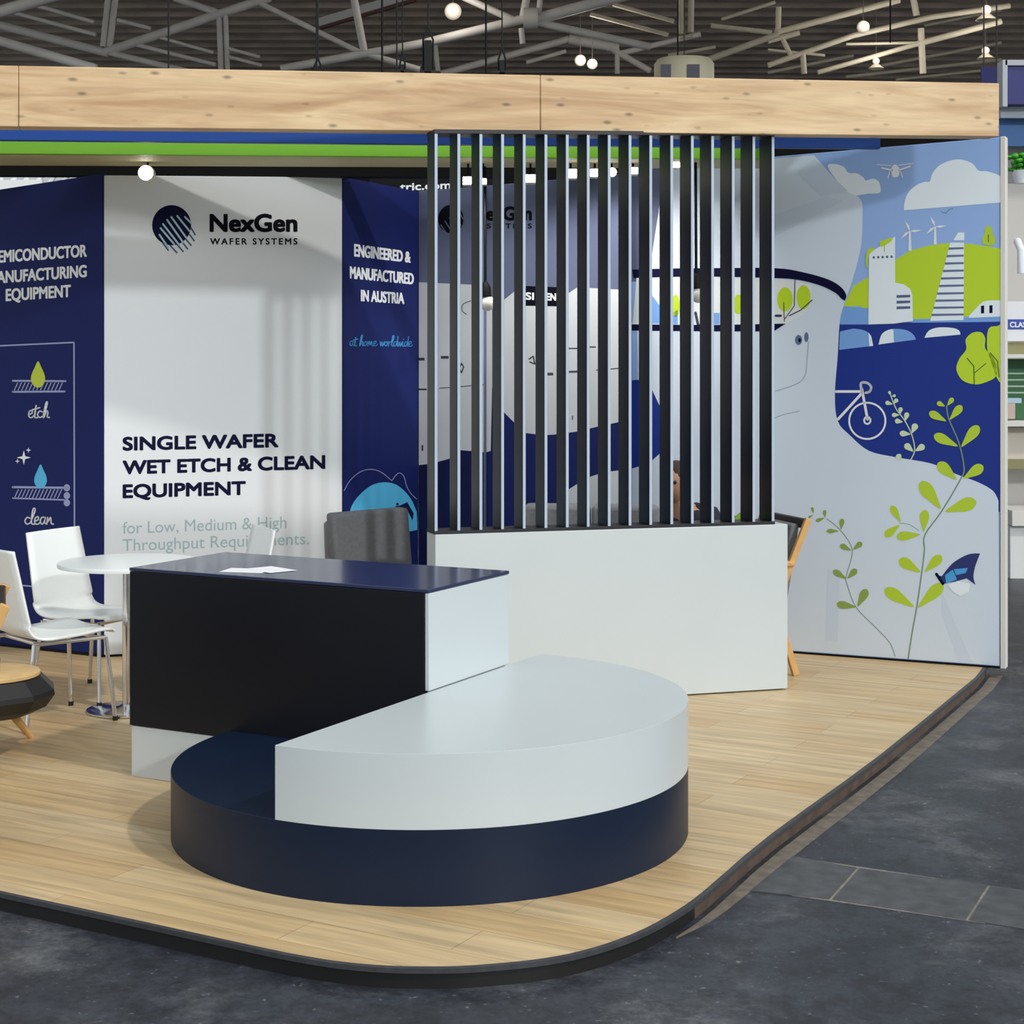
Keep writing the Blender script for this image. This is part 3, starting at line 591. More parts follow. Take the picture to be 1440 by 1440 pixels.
obj('added_light_strip', MB().bar(la, lb, .02, .015), M('added_strip_glow', (255, 248, 238), .3, emit=2), hb_, smooth=0)
l = bpy.data.lights.new('added_strip_light', 'AREA'); l.shape = 'RECTANGLE'; l.size = (lb-la).length; l.size_y = .03; l.energy = 4; l.color = (1, .97, .93)
lo = bpy.data.objects.new('added_strip_light', l); COL.objects.link(lo); lo.location = (la+lb)/2 + Vector((-.005, .03, -.02))
lx = (lb-la).normalized(); lz = (Vector((0, 0, 1)).cross(lx).cross(lx)*0 + lx.cross(Vector((0, 0, 1)))).normalized()
lz = (lz + Vector((0, 0, .12))).normalized(); ly = lz.cross(lx).normalized()
lo.rotation_euler = Matrix((lx, ly, lz)).transposed().to_euler()
bandbox('backdrop_beam', 'black lighting beam running above the white and navy panels', 'beam', -320, 830, 9.2, 9.42, (226, 232), (246, 250), BLACK, .08)

# ---------------------------------------------------------------- low white wall with the slat screen
hw0, hw1 = Vector((-.352, 7.64, 0)), Vector((1.349, 8.141, 0)); hd = (hw1-hw0).normalized(); hn = Vector((-hd.y, hd.x, 0)); HT = .81
lw = thing('low_wall', 'white low wall carrying the black slat screen', 'low wall', tuple((hw0+hw1)/2))
q = [hw0, hw1, hw1+hn*.165, hw0+hn*.165]
obj('body', MB().hexa([v + Vector((0, 0, .006)) for v in q], [v + Vector((0, 0, HT)) for v in q]), WHITE, lw, bevel=.003)
q = [hw0+hd*.02+hn*.02, hw1-hd*.02+hn*.02, hw1-hd*.02+hn*.145, hw0+hd*.02+hn*.145]
obj('plinth', MB().hexa(q, [v + Vector((0, 0, .008)) for v in q]), BLACK, lw, smooth=0)
sc = thing('slat_screen', 'tall screen of black upright slats standing on the white low wall', 'screen', tuple((hw0+hw1)/2 + Vector((0, 0, HT))))
xs = [613, 645, 676, 706.5, 737, 767.5, 797.5, 827, 856.5, 885.8, 915, 944.5, 973.5, 1002, 1031, 1060, 1087]
def onhw(px, off=0.0):
    a = hw0 + hn*off; k = (px-720)/F; s = (a.y*k - a.x)/(hd.x - hd.y*k); return a + hd*s
def ztop(p): 
    s = (p-hw0).dot(hd)/(hw1-hw0).length; return 2.655 + .055*s
w = .016
for i, x in enumerate(xs):
    p = onhw(x - 2.2, .008); b0 = p - Vector((0, 0, 0)); z1 = ztop(p)
    q = [b0, b0+hd*w, b0+hd*w+hn*.14, b0+hn*.14]
    s = obj('slat', MB().hexa([v + Vector((0, 0, HT+.014)) for v in q], [Vector((v.x, v.y, z1)) for v in q]), SLAT, sc, bevel=.0015)
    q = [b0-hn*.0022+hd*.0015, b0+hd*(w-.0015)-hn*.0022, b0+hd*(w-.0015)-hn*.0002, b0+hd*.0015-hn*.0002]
    obj('lit_edge', MB().hexa([v + Vector((0, 0, HT+.016)) for v in q], [Vector((v.x, v.y, z1-.003)) for v in q]), SLATLIT, s, smooth=0)  # pale strip stands for the light caught on the dark slat's front
p0, p1 = onhw(xs[0]-2.6, .006), onhw(xs[-1]+3, .006)
q = [p0, p1, p1+hn*.145, p0+hn*.145]
obj('bottom_rail', MB().hexa([v + Vector((0, 0, HT+.0005)) for v in q], [v + Vector((0, 0, HT+.015)) for v in q]), SLAT, sc, bevel=.001)
obj('top_rail', MB().hexa([Vector((v.x, v.y, ztop(v)-.001)) for v in q], [Vector((v.x, v.y, ztop(v)+.018)) for v in q]), SLAT, sc, bevel=.001)

# ---------------------------------------------------------------- counter and round bench
cu = Vector((.885, -.466, 0)).normalized(); cv = Vector((-cu.y, cu.x, 0))
Q = Vector((-.303, 5.82, 0)); CL, CD, CT = 1.33, .60, .807
ct = thing('counter', 'black fronted reception counter with white side behind the round bench', 'counter', tuple(Q - cu*CL/2 + cv*CD/2))
def cbox(u0, u1, v0, v1, z0, z1):
    c = [Q - cu*u0 + cv*v0, Q - cu*u1 + cv*v0, Q - cu*u1 + cv*v1, Q - cu*u0 + cv*v1]
    c = [c[1], c[0], c[3], c[2]]
    return MB().hexa([v + Vector((0, 0, z0)) for v in c], [v + Vector((0, 0, z1)) for v in c])
obj('plinth', cbox(.004, CL-.006, .004, CD-.01, 0, .196), WHITE, ct, bevel=.002)
obj('front_panel', cbox(.003, CL, 0, .022, .198, CT-.014), NAVYBLK, ct, bevel=.002)
obj('body', cbox(.003, CL-.003, .023, CD-.002, .198, CT-.013), WHITE, ct, bevel=.002)
obj('side_panel', cbox(-.014, .0015, .0005, CD, .4515, CT-.014), WHITE, ct, bevel=.002)
obj('worktop', cbox(-.0145, CL+.001, -.001, CD+.001, CT-.0125, CT), M('glossy_navy_top', (40, 50, 84), .22, coat=.25), ct, bevel=.002)
for k, (u, v, r, lab) in enumerate(((.87, .13, .25, 'white sheet of paper lying askew on the counter top, nearer the front edge'), (.80, .19, -.35, 'white sheet of paper lying on the counter top, the farther of two'))):
    c = Q - cu*u + cv*v + Vector((0, 0, CT + .0006 + .0012*k)); a = cu*math.cos(r) + cv*math.sin(r); b = -cu*math.sin(r) + cv*math.cos(r)
    q = [c + a*i*.085 + b*j*.06 for i, j in ((-1, -1), (1, -1), (1, 1), (-1, 1))]
    tag(obj('paper_sheet', MB().hexa(q, [w_ + Vector((0, 0, .001)) for w_ in q]), M('paper', (240, 242, 248), .7), org=tuple(c), smooth=0), lab, 'paper', 'papers on the counter')
BC = Vector((-.2798, 5.778, 0)); BR, ZM, ZT = .887, .226, .450
a_cu = math.atan2(-cu.y, -cu.x); a_cv = math.atan2(cv.y, cv.x)
def circ_hit(p, d):        # where a ray from p along d leaves the bench circle
    r = p - BC; b = r.dot(d); return p + d*(-b + math.sqrt(b*b - r.dot(r) + BR*BR))
bn = thing('round_bench', 'low round bench with black drum and white half-disc seat', 'bench', tuple(BC))
pA = circ_hit(Q - cv*.003, -cu); pB = circ_hit(Q + cu*.018, cv); pC = circ_hit(Q + cu*.018, -cv)
def arc(p, q, n=72):
    t0 = math.atan2(p.y-BC.y, p.x-BC.x); t1 = math.atan2(q.y-BC.y, q.x-BC.x)
    while t1 < t0: t1 += 2*math.pi
    return [(BC.x + BR*math.cos(t0+(t1-t0)*k/n), BC.y + BR*math.sin(t0+(t1-t0)*k/n)) for k in range(n+1)]
Qd = Q - cv*.003 + cu*.018
obj('drum', MB().prism(arc(pA, pB, 100) + [(Qd.x, Qd.y)], 0, ZM), NAVYDRUM, bn, bevel=.003, smooth=30)
obj('seat', MB().prism(arc(pC, pB, 90), ZM, ZT), WHITE, bn, bevel=.004, smooth=30)

# ---------------------------------------------------------------- chairs and tables
def shell_chair(label):
    t = thing('shell_chair', label, 'chair', group='white shell chairs at the round table')
    prof = [(.215, .385), (.20, .398), (.15, .402), (.05, .392), (-.06, .386), (-.13, .388), (-.175, .402), (-.2, .43), (-.215, .48), (-.232, .56), (-.25, .65), (-.268, .735), (-.278, .785)]
    prof = smoothpts(prof, 3); m = MB(); n = len(prof); nw = 8
    for (x, z) in prof:
        hw_ = .205 - .02*max(0, (z-.45)/.35) - (.02 if x > .19 else 0)
        for k in range(nw+1):
            s = -1 + 2*k/nw; dish = .012*(s*s)
            m.v.append(Vector((x + (dish if z > .45 else 0), s*hw_, z + (dish*.6 if z <= .45 else 0))))
    for i in range(n-1):
        for k in range(nw): m.f.append((i*(nw+1)+k, i*(nw+1)+k+1, (i+1)*(nw+1)+k+1, (i+1)*(nw+1)+k))
    s = obj('seat_shell', m, PLASTIC, t, local=True, smooth=60)
    md = s.modifiers.new('thickness', 'SOLIDIFY'); md.thickness = .011; md.offset = 0
    fr_ = MB(); fr_.tube([(.17, -.18, .372), (-.17, -.17, .372)], .009); fr_.tube([(.17, .18, .372), (-.17, .17, .372)], .009)
    fr_.tube([(.14, -.18, .37), (.14, .18, .37)], .009); fr_.tube([(-.14, -.17, .37), (-.14, .17, .37)], .009)
    obj('seat_frame', fr_, CHROME, t, local=True)
    for sx_, sy in ((1, 1), (1, -1), (-1, 1), (-1, -1)):
        top = Vector((.17*sx_, .18*sy, .372)); ft = Vector((.20*sx_ - (.02 if sx_ < 0 else 0), .215*sy, .012))
        l = obj('leg', MB().tube([top, top + (ft-top)*.06, ft], .0095), CHROME, t, local=True)
        obj('foot_cap', MB().tube([ft + Vector((0, 0, .008)), ft - Vector((0, 0, .012))], .012), RUBBER, l, local=True)
    return t
ch = shell_chair('white shell chair at far left, seen from behind, beside the wood-topped stump table')
ch.location = (-2.067, 7.474, 0); ch.rotation_euler = (0, 0, math.atan2(.66, .75))
dup(ch, (-2.005, 8.02, 0), math.atan2(-.44, .9), 'white shell chair facing the round table, its back against the navy panel')
dup(ch, (-1.47, 8.12, 0), math.atan2(-.42, -.90), 'white shell chair mostly hidden behind the black counter, only its back showing')
tb = thing('round_table', 'round white table on a chrome column beside the black counter', 'table', (-1.765, 7.66, 0))
TX, TY = -1.765, 7.66
obj('tabletop', MB().lathe([(.29, .664), (.318, .667), (.32, .68), (.318, .686), (.30, .688), (.001, .688)], 56, (TX, TY, 0)), PLASTIC, tb, smooth=50)
obj('column', MB().lathe([(.028, .012), (.028, .664)], 24, (TX, TY, 0)), CHROME, tb)
obj('base', MB().lathe([(.175, 0), (.19, .003), (.19, .009), (.165, .014), (.05, .02), (.028, .03)], 48, (TX, TY, 0)), CHROME, tb, smooth=30)
# stump side table
sx0, sy0 = -2.14, 6.80
sd = thing('side_table', 'black faceted side table with round wood top and splayed wood legs', 'table', (sx0, sy0, 0))
obj('tabletop', MB().lathe([(.19, .318), (.205, .322), (.205, .334), (.2, .338), (.001, .338)], 44, (sx0, sy0, 0)), M('pale_ash', (206, 172, 120), .5, noise=.12, nscale=12), sd, smooth=40)
obj('body', MB().lathe([(.17, .165), (.235, .195), (.272, .245), (.268, .265), (.215, .318), (.19, .319)], 11, (sx0, sy0, 0)), M('black_facets', (17, 17, 19), .45), sd, smooth=0)
for k in (73, 165, 255):
    a = math.radians(k); d = Vector((math.cos(a), math.sin(a), 0))
    obj('leg', MB().tube([Vector((sx0, sy0, .175)) + d*.12, Vector((sx0, sy0, .0)) + d*.31 + Vector((0, 0, .002))], [.021, .012], 12), BEECH, sd)
gl = MB().lathe([(.03, 0), (.034, .002), (.038, .05), (.036, .05), (.031, .006), (.001, .006)], 24, (sx0 + .005, sy0 + .02, .3385))
tag(obj('glass_tumbler', gl, M('clear_glass', (235, 240, 242), .05), org=(sx0 + .005, sy0 + .02, .3385), smooth=50), 'small glass tumbler on the wood-topped black side table', 'glass')
gm = MATS['clear_glass'].node_tree.nodes['Principled BSDF']; gm.inputs['Transmission Weight'].default_value = .95

def arm_chair(label):
    t = thing('lounge_chair', label, 'armchair', group='grey lounge chairs with wooden frames')
    m = MB().hexa([(.26, -.22, .30), (.26, .22, .30), (-.2, .22, .27), (-.2, -.22, .27)], [(.26, -.22, .38), (.26, .22, .38), (-.2, .22, .35), (-.2, -.22, .35)])
    m.f = [f_[::-1] for f_ in m.f]
    obj('seat', m, GREYFAB, t, local=True, bevel=.02, segs=3)
    m = MB().hexa([(-.205, -.215, .352), (-.205, .215, .352), (-.26, .215, .352), (-.26, -.215, .352)], [(-.285, -.21, .77), (-.285, .21, .77), (-.335, .21, .77), (-.335, -.21, .77)])
    m.f = [f_[::-1] for f_ in m.f]
    obj('backrest', m, GREYFAB, t, local=True, bevel=.016, segs=3)
    obj('top_rail', MB().bar((-.34, -.25, .775), (-.34, .25, .775), .03, .05), M('dark_walnut', (48, 34, 28), .5), t, local=True, bevel=.006)
    for s in (-1, 1):
        l = obj('leg', MB().bar((-.355, .262*s, .80), (-.165, .262*s, .36), .026, .034, (1, 0, 0)).bar((-.165, .262*s, .375), (-.285, .262*s, .002), .026, .036, (1, 0, 0)), BEECH, t, local=True, bevel=.004)
        obj('leg', MB().bar((.20, .262*s, .36), (.25, .262*s, .002), .026, .034, (1, 0, 0)), BEECH, t, local=True, bevel=.004)
        obj('armrest', MB().bar((-.27, .262*s, .575), (.22, .262*s, .56), .05, .028), BEECH, t, local=True, bevel=.008)
        obj('arm_post', MB().bar((.2, .262*s, .35), (.2, .262*s, .56), .026, .03, (1, 0, 0)), BEECH, t, local=True, bevel=.004)
        obj('side_rail', MB().bar((-.18, .262*s, .325), (.22, .262*s, .335), .022, .04), BEECH, t, local=True, bevel=.004)
    return t
def heading(fx, fy): return math.atan2(fy, fx)
ac = arm_chair('wood framed grey lounge chair sticking out past the right end of the white low wall')
ac.location = (1.105, 8.68, 0); ac.rotation_euler = (0, 0, heading(-.96, -.28))
dup(ac, (-2.09, 5.65, 0), heading(-.957, -.289), 'wood framed lounge chair at the left photo edge, only its slanted wooden post showing')
wc = thing('wing_chair', 'grey felt wing chair behind the counter, its tall back against the cyan globe', 'armchair', (-.69, 8.35, 0))
def slab(name, a0, a1, b1, b0, d0, d1, th, mat, z0=None):
    t0, t1, l1, l0 = P(*a0, d0), P(*a1, d1), P(*b1, d1), P(*b0, d0)
    n = Vector((-(t1-t0).y, (t1-t0).x, 0)).normalized()*th
    if z0 is not None:
        k1 = (z0-t1.z)/(l1.z-t1.z); k0 = (z0-t0.z)/(l0.z-t0.z); l1 = t1 + (l1-t1)*k1; l0 = t0 + (l0-t0)*k0
    return obj(name, MB().hexa([l0, l1, l1+n, l0+n], [t0, t1, t1+n, t0+n]), mat, wc, bevel=.018, segs=3)
slab('backrest', (467, 723), (575, 714), (581, 795), (473, 792), 8.15, 8.35, .09, GREYFAB, .16)
slab('wing', (453, 734), (463, 731), (466, 792), (455, 792), 8.30, 8.28, .30, M('pale_grey_felt', (128, 128, 134), .9), .16)
obj('seat', MB().hexa([(-.93, 8.28, .16), (-.52, 8.42, .16), (-.66, 8.80, .16), (-1.06, 8.66, .16)], [(-.93, 8.28, .36), (-.52, 8.42, .36), (-.66, 8.80, .36), (-1.06, 8.66, .36)]), GREYFAB, wc, bevel=.02, segs=3)
for x, y_ in ((-.90, 8.30), (-.54, 8.42), (-.68, 8.76), (-1.02, 8.64)): obj('leg', MB().tube([(x, y_, .16), (x, y_, .001)], .016), BEECH, wc)
# sofa behind the slats
so = thing('sofa', 'dark grey sofa behind the slats, only its backrest showing', 'sofa', (.43, 9.15, 0))
sa = math.atan2(-.13, .9)
def sob(name, a, b, mat, par, bv=.03):
    m = MB().box(a, b); R = Matrix.Translation((.43, 9.17, 0)) @ Matrix.Rotation(sa, 4, 'Z'); m.v = [R @ v for v in m.v]
    return obj(name, m, mat, par, bevel=bv, segs=3)
sob('base', (-.38, -.26, .06), (.38, .13, .3), GREYFAB, so); 
for k in (0, 1):
    sob('seat_cushion', (-.375 + .38*k, -.26, .305), (-.005 + .38*k, .01, .41), GREYFAB, so); sob('back_cushion', (-.375 + .38*k, .015, .38), (-.005 + .38*k, .13, .815), GREYFAB, so)
    for j in (-.22, .08): sob('leg', (-.36 + .67*k, j, .001), (-.33 + .67*k, j + .03, .06), BEECH, so, .003)

# ---------------------------------------------------------------- people sitting behind the slats
SKIN = M('skin', (196, 148, 122), .5)
def person(label, loc, rz, hairc, topc, trouserc, lean, long_hair, yaw=0.0):
    t = thing('person', label, 'person', loc, rz, None)
    V = [(0, 0, .44), (.03+lean*.3, 0, .62), (.05+lean*.8, 0, .80), (.06+lean, 0, .89), (.085+lean*1.1, 0, .97), (.10+lean*1.15, 0, 1.06), (.10+lean*1.15, 0, 1.14)]
    R = [(.15, .13), (.14, .12), (.15, .11), (.075, .07), (.05, .05), (.078, .07), (.06, .06)]
    E_ = [(i, i+1) for i in range(6)]
    def add(p, r, par): V.append(p); R.append((r, r)); E_.append((par, len(V)-1)); return len(V)-1
    hands = []
    for s in (-1, 1):
        sh = add((.055+lean*.9, .18*s, .855), .055, 3); el = add((.10+lean*.8, .235*s, .60), .043, sh); wr = add((.30, .13*s, .525), .03, el)
        pm_ = add((.375, .11*s, .515), .034, wr); hands.append((pm_, s))
        hp = add((.02, .09*s, .42), .10, 0); kn = add((.42, .12*s, .46), .066, hp); an = add((.40, .12*s, .09), .042, kn); toe = add((.54, .13*s, .04), .038, an)
        for k, (dy, L) in enumerate(((-.027, .072), (-.009, .082), (.010, .078), (.027, .062))):
            f0 = add((.41, .11*s + dy, .512), .010, pm_); f1 = add((.41 + L*.55, .11*s + dy, .503), .009, f0); add((.41 + L*.85, .11*s + dy, .475), .008, f1)
        th = add((.37, .11*s - .045*s, .512), .011, pm_); add((.41, .11*s - .062*s, .498), .009, th)
    me = bpy.data.meshes.new('body'); o = bpy.data.objects.new('body', me); COL.objects.link(o); o.parent = t
    me.from_pydata(V, E_, []); me.update()
    sk = o.modifiers.new('skin', 'SKIN'); sk.use_smooth_shade = True
    for i, r in enumerate(R): me.skin_vertices[0].data[i].radius = r
    me.skin_vertices[0].data[0].use_root = True
    sb = o.modifiers.new('soft', 'SUBSURF'); sb.levels = 2; sb.render_levels = 2
    me.materials.append(SKIN)
    hx, hz = .10 + lean*1.15, 1.07
    hd_ = MB(); hd_.ball((hx+.012, 0, hz), .1, 16, .95, .78, 1.16)
    hd_.ball((hx+.112, 0, hz-.012), .017, 8, 1, .8, 1.5)
    for s in (-1, 1): hd_.ball((hx+.0, .08*s, hz-.005), .022, 8, .7, .4, 1.2)
    Y_ = Matrix.Translation((hx, 0, 0)) @ Matrix.Rotation(yaw, 4, 'Z') @ Matrix.Translation((-hx, 0, 0))
    def turn(m): m.v = [Y_ @ v for v in m.v]; return m
    turn(hd_)
    obj('head', hd_, SKIN, t, local=True, smooth=80)
    fc = MB()
    for s in (-1, 1): fc.ball((hx+.098, .032*s, hz+.018), .011, 8)
    obj('eyes', turn(fc), M('eye', (30, 26, 24), .3), t, local=True)
    obj('mouth', turn(MB().ball((hx+.100, 0, hz-.055), .02, 8, .4, 1, .35)), M('lips', (150, 84, 78), .5), t, local=True)
    hm = MB(); hm.ball((hx-.012, 0, hz+.03), .108, 14, .96, .86, 1.02)
    if long_hair: hm.tube([(hx-.05, 0, hz+.03), (hx-.085, 0, hz-.08), (hx-.08, 0, hz-.22)], [.085, .085, .05], 12, squash=1.0)
    obj('hair', turn(hm), M('hair_' + long_hair*'long' + str(hairc[0]), hairc, .6), t, local=True, smooth=80)
    jk = MB(); jk.tube([(-.01, 0, .42), (.03+lean*.3, 0, .60), (.05+lean*.75, 0, .77), (.055+lean*.9, 0, .865), (.07+lean, 0, .915)], [.165, .16, .185, .165, .085], 18, squash=1.0)
    for s in (-1, 1):
        jk.tube([(.055+lean*.9, .13*s, .865), (.058+lean*.9, .19*s, .85), (.10+lean*.8, .24*s, .60), (.29, .135*s, .527)], [.07, .085, .068, .05], 12)
    obj('jacket', jk, M('jacket_%d' % topc[0], topc, .8), t, local=True, smooth=80)
    tr_ = MB()
    for s in (-1, 1): tr_.tube([(-.02, .085*s, .42), (.2, .105*s, .445), (.42, .12*s, .465), (.44, .12*s, .40), (.405, .12*s, .11)], [.11, .105, .078, .075, .058], 12)
    obj('trousers', tr_, M('trousers_%d' % trouserc[0], trouserc, .8), t, local=True, smooth=80)
    return t
pr = person('person with dark brown hair and dark clothes leaning forward in a chair behind the slats', (1.15, 8.76, 0), math.atan2(-.14, -1), (58, 34, 26), (26, 28, 44), (24, 26, 40), .2, False, 1.0)
pr.scale = (.9, .9, .9)
bg = thing('tote_bag', 'lime green tote bag low behind the right end of the slats', 'bag', (1.10, 8.31, 0))
obj('bag_body', MB().hexa([(1.04, 8.275, 0), (1.16, 8.305, 0), (1.15, 8.355, 0), (1.03, 8.325, 0)], [(1.05, 8.285, .78), (1.16, 8.315, .86), (1.155, 8.345, .86), (1.045, 8.315, .78)]), M('lime_canvas', (160, 210, 60), .8), bg, bevel=.008)
obj('bag_handle', MB().tube([(1.07, 8.305, .78), (1.08, 8.305, .84), (1.10, 8.312, .85), (1.12, 8.318, .81)], .006), BLACK, bg)

# ---------------------------------------------------------------- lamps of the stand
LIT = M('lit_lens', (255, 250, 240), .3, emit=6)
LAMPW = M('lamp_white', (235, 232, 226), .4)
def spot(px, py, d, label, r=.035, square=False, up=.10):
    p = P(px, py, d); t = thing('spotlight', label, 'spotlight', tuple(p + Vector((0, .04, up))), 0, 'spotlights under the header of the stand')
    obj('arm', MB().tube([p + Vector((0, .05, up)), p + Vector((0, .05, .0))], .006), BLACK, t)
    if square:
        obj('housing', MB().box((p.x-r, p.y+.0, p.z-r*.8), (p.x+r, p.y+.07, p.z+r*.8)), LAMPW, t, bevel=.004)
        obj('lens', MB().box((p.x-r*.85, p.y-.004, p.z-r*.66), (p.x+r*.85, p.y-.001, p.z+r*.66)), LIT, t)
    else:
        m = MB().lathe([(r*.7, .09), (r, .05), (r, 0)], 20); m.v = [Vector((v.x + p.x, p.y + v.z, p.z + v.y)) for v in m.v]; m.f = [g[::-1] for g in m.f]
        obj('housing', m, LAMPW, t, smooth=50)
        m = MB().ball((p.x, p.y-.002, p.z), r*.9, 12, 1, .35, 1); obj('lens', m, LIT, t)
    l = bpy.data.lights.new('spot_light', 'SPOT'); l.energy = 8 if px > 400 else .5; l.shadow_soft_size = .05; l.spot_size = math.radians(110); l.spot_blend = .6; l.color = (1, .96, .9)
    lo = bpy.data.objects.new('spot_light', l); COL.objects.link(lo); lo.parent = t; lo.location = (0, -.06, -up - .06); lo.rotation_euler = (math.radians(38 if px > 400 else 12), 0, 0)
spot(205, 243, 8.85, 'lit round spotlight above the white logo panel', .042)
for k, (x, y_, sq, r) in enumerate(((658, 254, True, .03), (679, 255, True, .022), (746, 251, True, .03), (803, 244, True, .034), (837, 243, True, .03), (861, 242, False, .025), (891, 240, True, .026), (951, 231, True, .026))):
    names = ['lit square spotlight above the striped logo disc behind the slats', 'small lit square spotlight just left of the first pendant lamp', 'lit square spotlight above the dark exGen lettering', 'brightest square spotlight behind the middle slats',
             'square spotlight right of the brightest one behind the slats', 'round spotlight behind the tenth slat gap', 'square spotlight just above the corner of the mural wall', 'square spotlight above the goggled face, under the green header']
    spot(x, y_, 8.9, names[k], r, sq)
def pendant(px, ptop, pbot, d, label):
    a, b = P(px, ptop, d), P(px + 1, pbot, d)
    t = thing('pendant_lamp', label, 'pendant lamp', tuple(a), 0, 'pendant lamps behind the slats')
    obj('cord', MB().tube([a, b], .008), BLACK, t)
    obj('socket', MB().lathe([(.012, .03), (.03, 0), (.034, -.05), (.02, -.055)], 16, tuple(b)), BLACK, t, smooth=50)
    obj('globe', MB().ball((b.x + .012, b.y, b.z - .088), .042, 14), M('opal_glass', (238, 238, 232), .25), t)
pendant(681.5, 200, 404, 9.1, 'thin pendant lamp with black socket hanging before the machine pictures')
pendant(978, 200, 392, 8.9, 'thin pendant lamp with black socket hanging before the goggled face')

# ---------------------------------------------------------------- neighbouring stands beyond
sg = thing('hanging_sign', 'black hanging sign with white lettering, beyond the navy Austria panel', 'sign', tuple(P(590, 300, 14)))
WS = Wall((P(540, 0, 14).x, 14.0), (P(690, 0, 14).x, 14.0))
a, b = P(520, 232, 14), P(700, 300, 14)
obj('board', MB().box((a.x, 14.0, b.z), (b.x, 14.1, a.z)), BLACK, sg, smooth=0)
[obj('hanger', MB().tube([(x_, 14.05, a.z), (x_, 14.05, 9.4)], .01, 6), BLACK, sg) for x_ in (a.x + .1, b.x - .1)]
text(WS, 'sign_lettering', 'tric.com', (562.5, 268), (634, 265), 10, WINK, sg, .03, 3)
ltr = thing('lattice_girder', 'white lattice girder seen above the navy panel at far left', 'girder', tuple(P(60, 260, 13)))
WLAT = M('white_steel', (236, 238, 240), .4)
obj('chord', MB().bar(P(-120, 241, 13), P(128, 245, 13), .05, .05).bar(P(-120, 264, 13), P(60, 262, 13), .06, .10), WLAT, ltr)
for k in range(9):
    x = -60 + 18*k; obj('brace', MB().tube([P(x, 262, 13), P(x + 14, 243, 13)], .02, 8), WLAT, ltr)
obj('cladding', MB().box((P(-130, 0, 13.4).x, 13.4, P(0, 275, 13.4).z), (P(135, 0, 13.4).x, 13.45, P(0, 236, 13.4).z)), M('white_sheet', (200, 204, 208), .6), ltr)
# stand at the right edge
D = 13.0
nb = thing('neighbour_stand', 'pale neighbouring stand with shelves at the right photo edge', 'exhibition stand', tuple(P(1425, 930, D) * 1.0))
X0, X1 = P(1407, 0, D).x, P(1407, 0, D).x + 2.6
def nbb(name, y0, y1, mat, d0=0.0, dep=.05, x0=None, x1=None, par=nb):
    a = P(1407, y0, D - d0); b = P(1407, y1, D - d0)
    return obj(name, MB().box((x0 if x0 is not None else X0, D-d0, max(b.z, ZH)), (x1 or X1, D-d0+dep, a.z)), mat, par, bevel=.003)
BEIGE = M('beige_wall', (204, 200, 194), .6); GREY = M('grey_wall', (150, 148, 145), .6)
nbb('back_wall', 258, 940, BEIGE, -.3, .1)
nbb('upper_wall', 150, 258, GREY, -.3, .1)
nbb('fascia_sign', 92, 147, M('deep_blue_sign', (34, 36, 110), .5), .1, .12)
nbb('fascia_frame', 84, 92, M('silver_frame', (176, 178, 186), .4), .12, .14); nbb('fascia_frame', 84, 150, MATS['silver_frame'], .12, .14, X0-.02, X0+.02)
nbb('fascia_mark', 92, 122, WINK, .103, .003, P(1437.5, 0, D).x, P(1437.5, 0, D).x + .25)
nbb('net', 147, 166, M('pale_mesh', (168, 176, 186), .7), .0, .05)
nbb('blue_panel', 164, 206, M('steel_blue', (52, 100, 160), .5), -.1, .05)
nbb('poster', 424, 480, M('poster_white', (232, 234, 238), .5), .02, .02)
nbb('poster_band', 449, 463, M('poster_blue', (44, 76, 170), .5), .025, .004)
WNB = Wall((X0, D-.026), (X1, D-.026))
text(WNB, 'poster_lettering', 'CLAS', (1420, 460), (1443, 460), 7, WINK, nb, .03, 2)
nbb('olive_board', 482, 498, M('olive', (142, 138, 96), .6), .0, .05)
nbb('shelf', 498, 504, FRAME, .15, .3); nbb('green_display', 505, 590, M('display_green', (52, 104, 62), .5), -.05, .04)
for k in range(4): nbb('display_line', 524 + 9*k, 526.5 + 9*k, M('pale_green', (180, 205, 180), .5), -.045, .003, X0 + .05)
nbb('shelf', 592, 600, FRAME, .15, .3); nbb('drawer_front', 601, 646, M('cream_front', (214, 204, 188), .5), .02, .05); nbb('olive_board', 646, 660, MATS['olive'], .02, .05)
nbb('worktop', 718, 740, FRAME, .3, .55); nbb('cabinet', 740, 910, M('white_cabinet', (226, 228, 226), .5), .25, .5, X0, P(1432, 0, D).x)
bx = P(1417, 589, D-.1)
tag(obj('small_box', MB().box((bx.x-.05, D-.13, bx.z - .0), (bx.x+.05, D-.04, bx.z+.12)), M('beige_box', (204, 180, 170), .6), org=tuple(bx), bevel=.003), 'small beige box on the green shelf of the neighbouring stand', 'box')
bt = P(1424, 561, D-.1)
tag(obj('leaflet_stack', MB().box((bt.x-.12, D-.13, bx.z + .1215), (bt.x+.06, D-.03, bx.z+.16)), M('pale_blue_paper', (180, 205, 220), .6), org=tuple(bt), bevel=.002), 'pale blue leaflet stack above the small beige box', 'leaflets')
pp = P(1436, 258, D); pt = thing('potted_plant', 'bright green plant in white pot on the neighbouring stand', 'plant', tuple(pp))
obj('pot', MB().lathe([(.05, 0), (.075, .1), (.07, .1), (.001, .09)], 20, tuple(pp)), WINK, pt, smooth=50)
fm = MB()
for k in range(60):
    a = random.uniform(0, 6.28); r = random.uniform(.02, .13); z_ = random.uniform(.1, .22); fm.ball((pp.x + r*math.cos(a), pp.y + r*math.sin(a), pp.z + z_), .028, 6, 1, 1, .6)
obj('foliage', fm, M('bright_leaves', (70, 170, 50), .6), pt)
wp = P(1436, 352, D-.1)
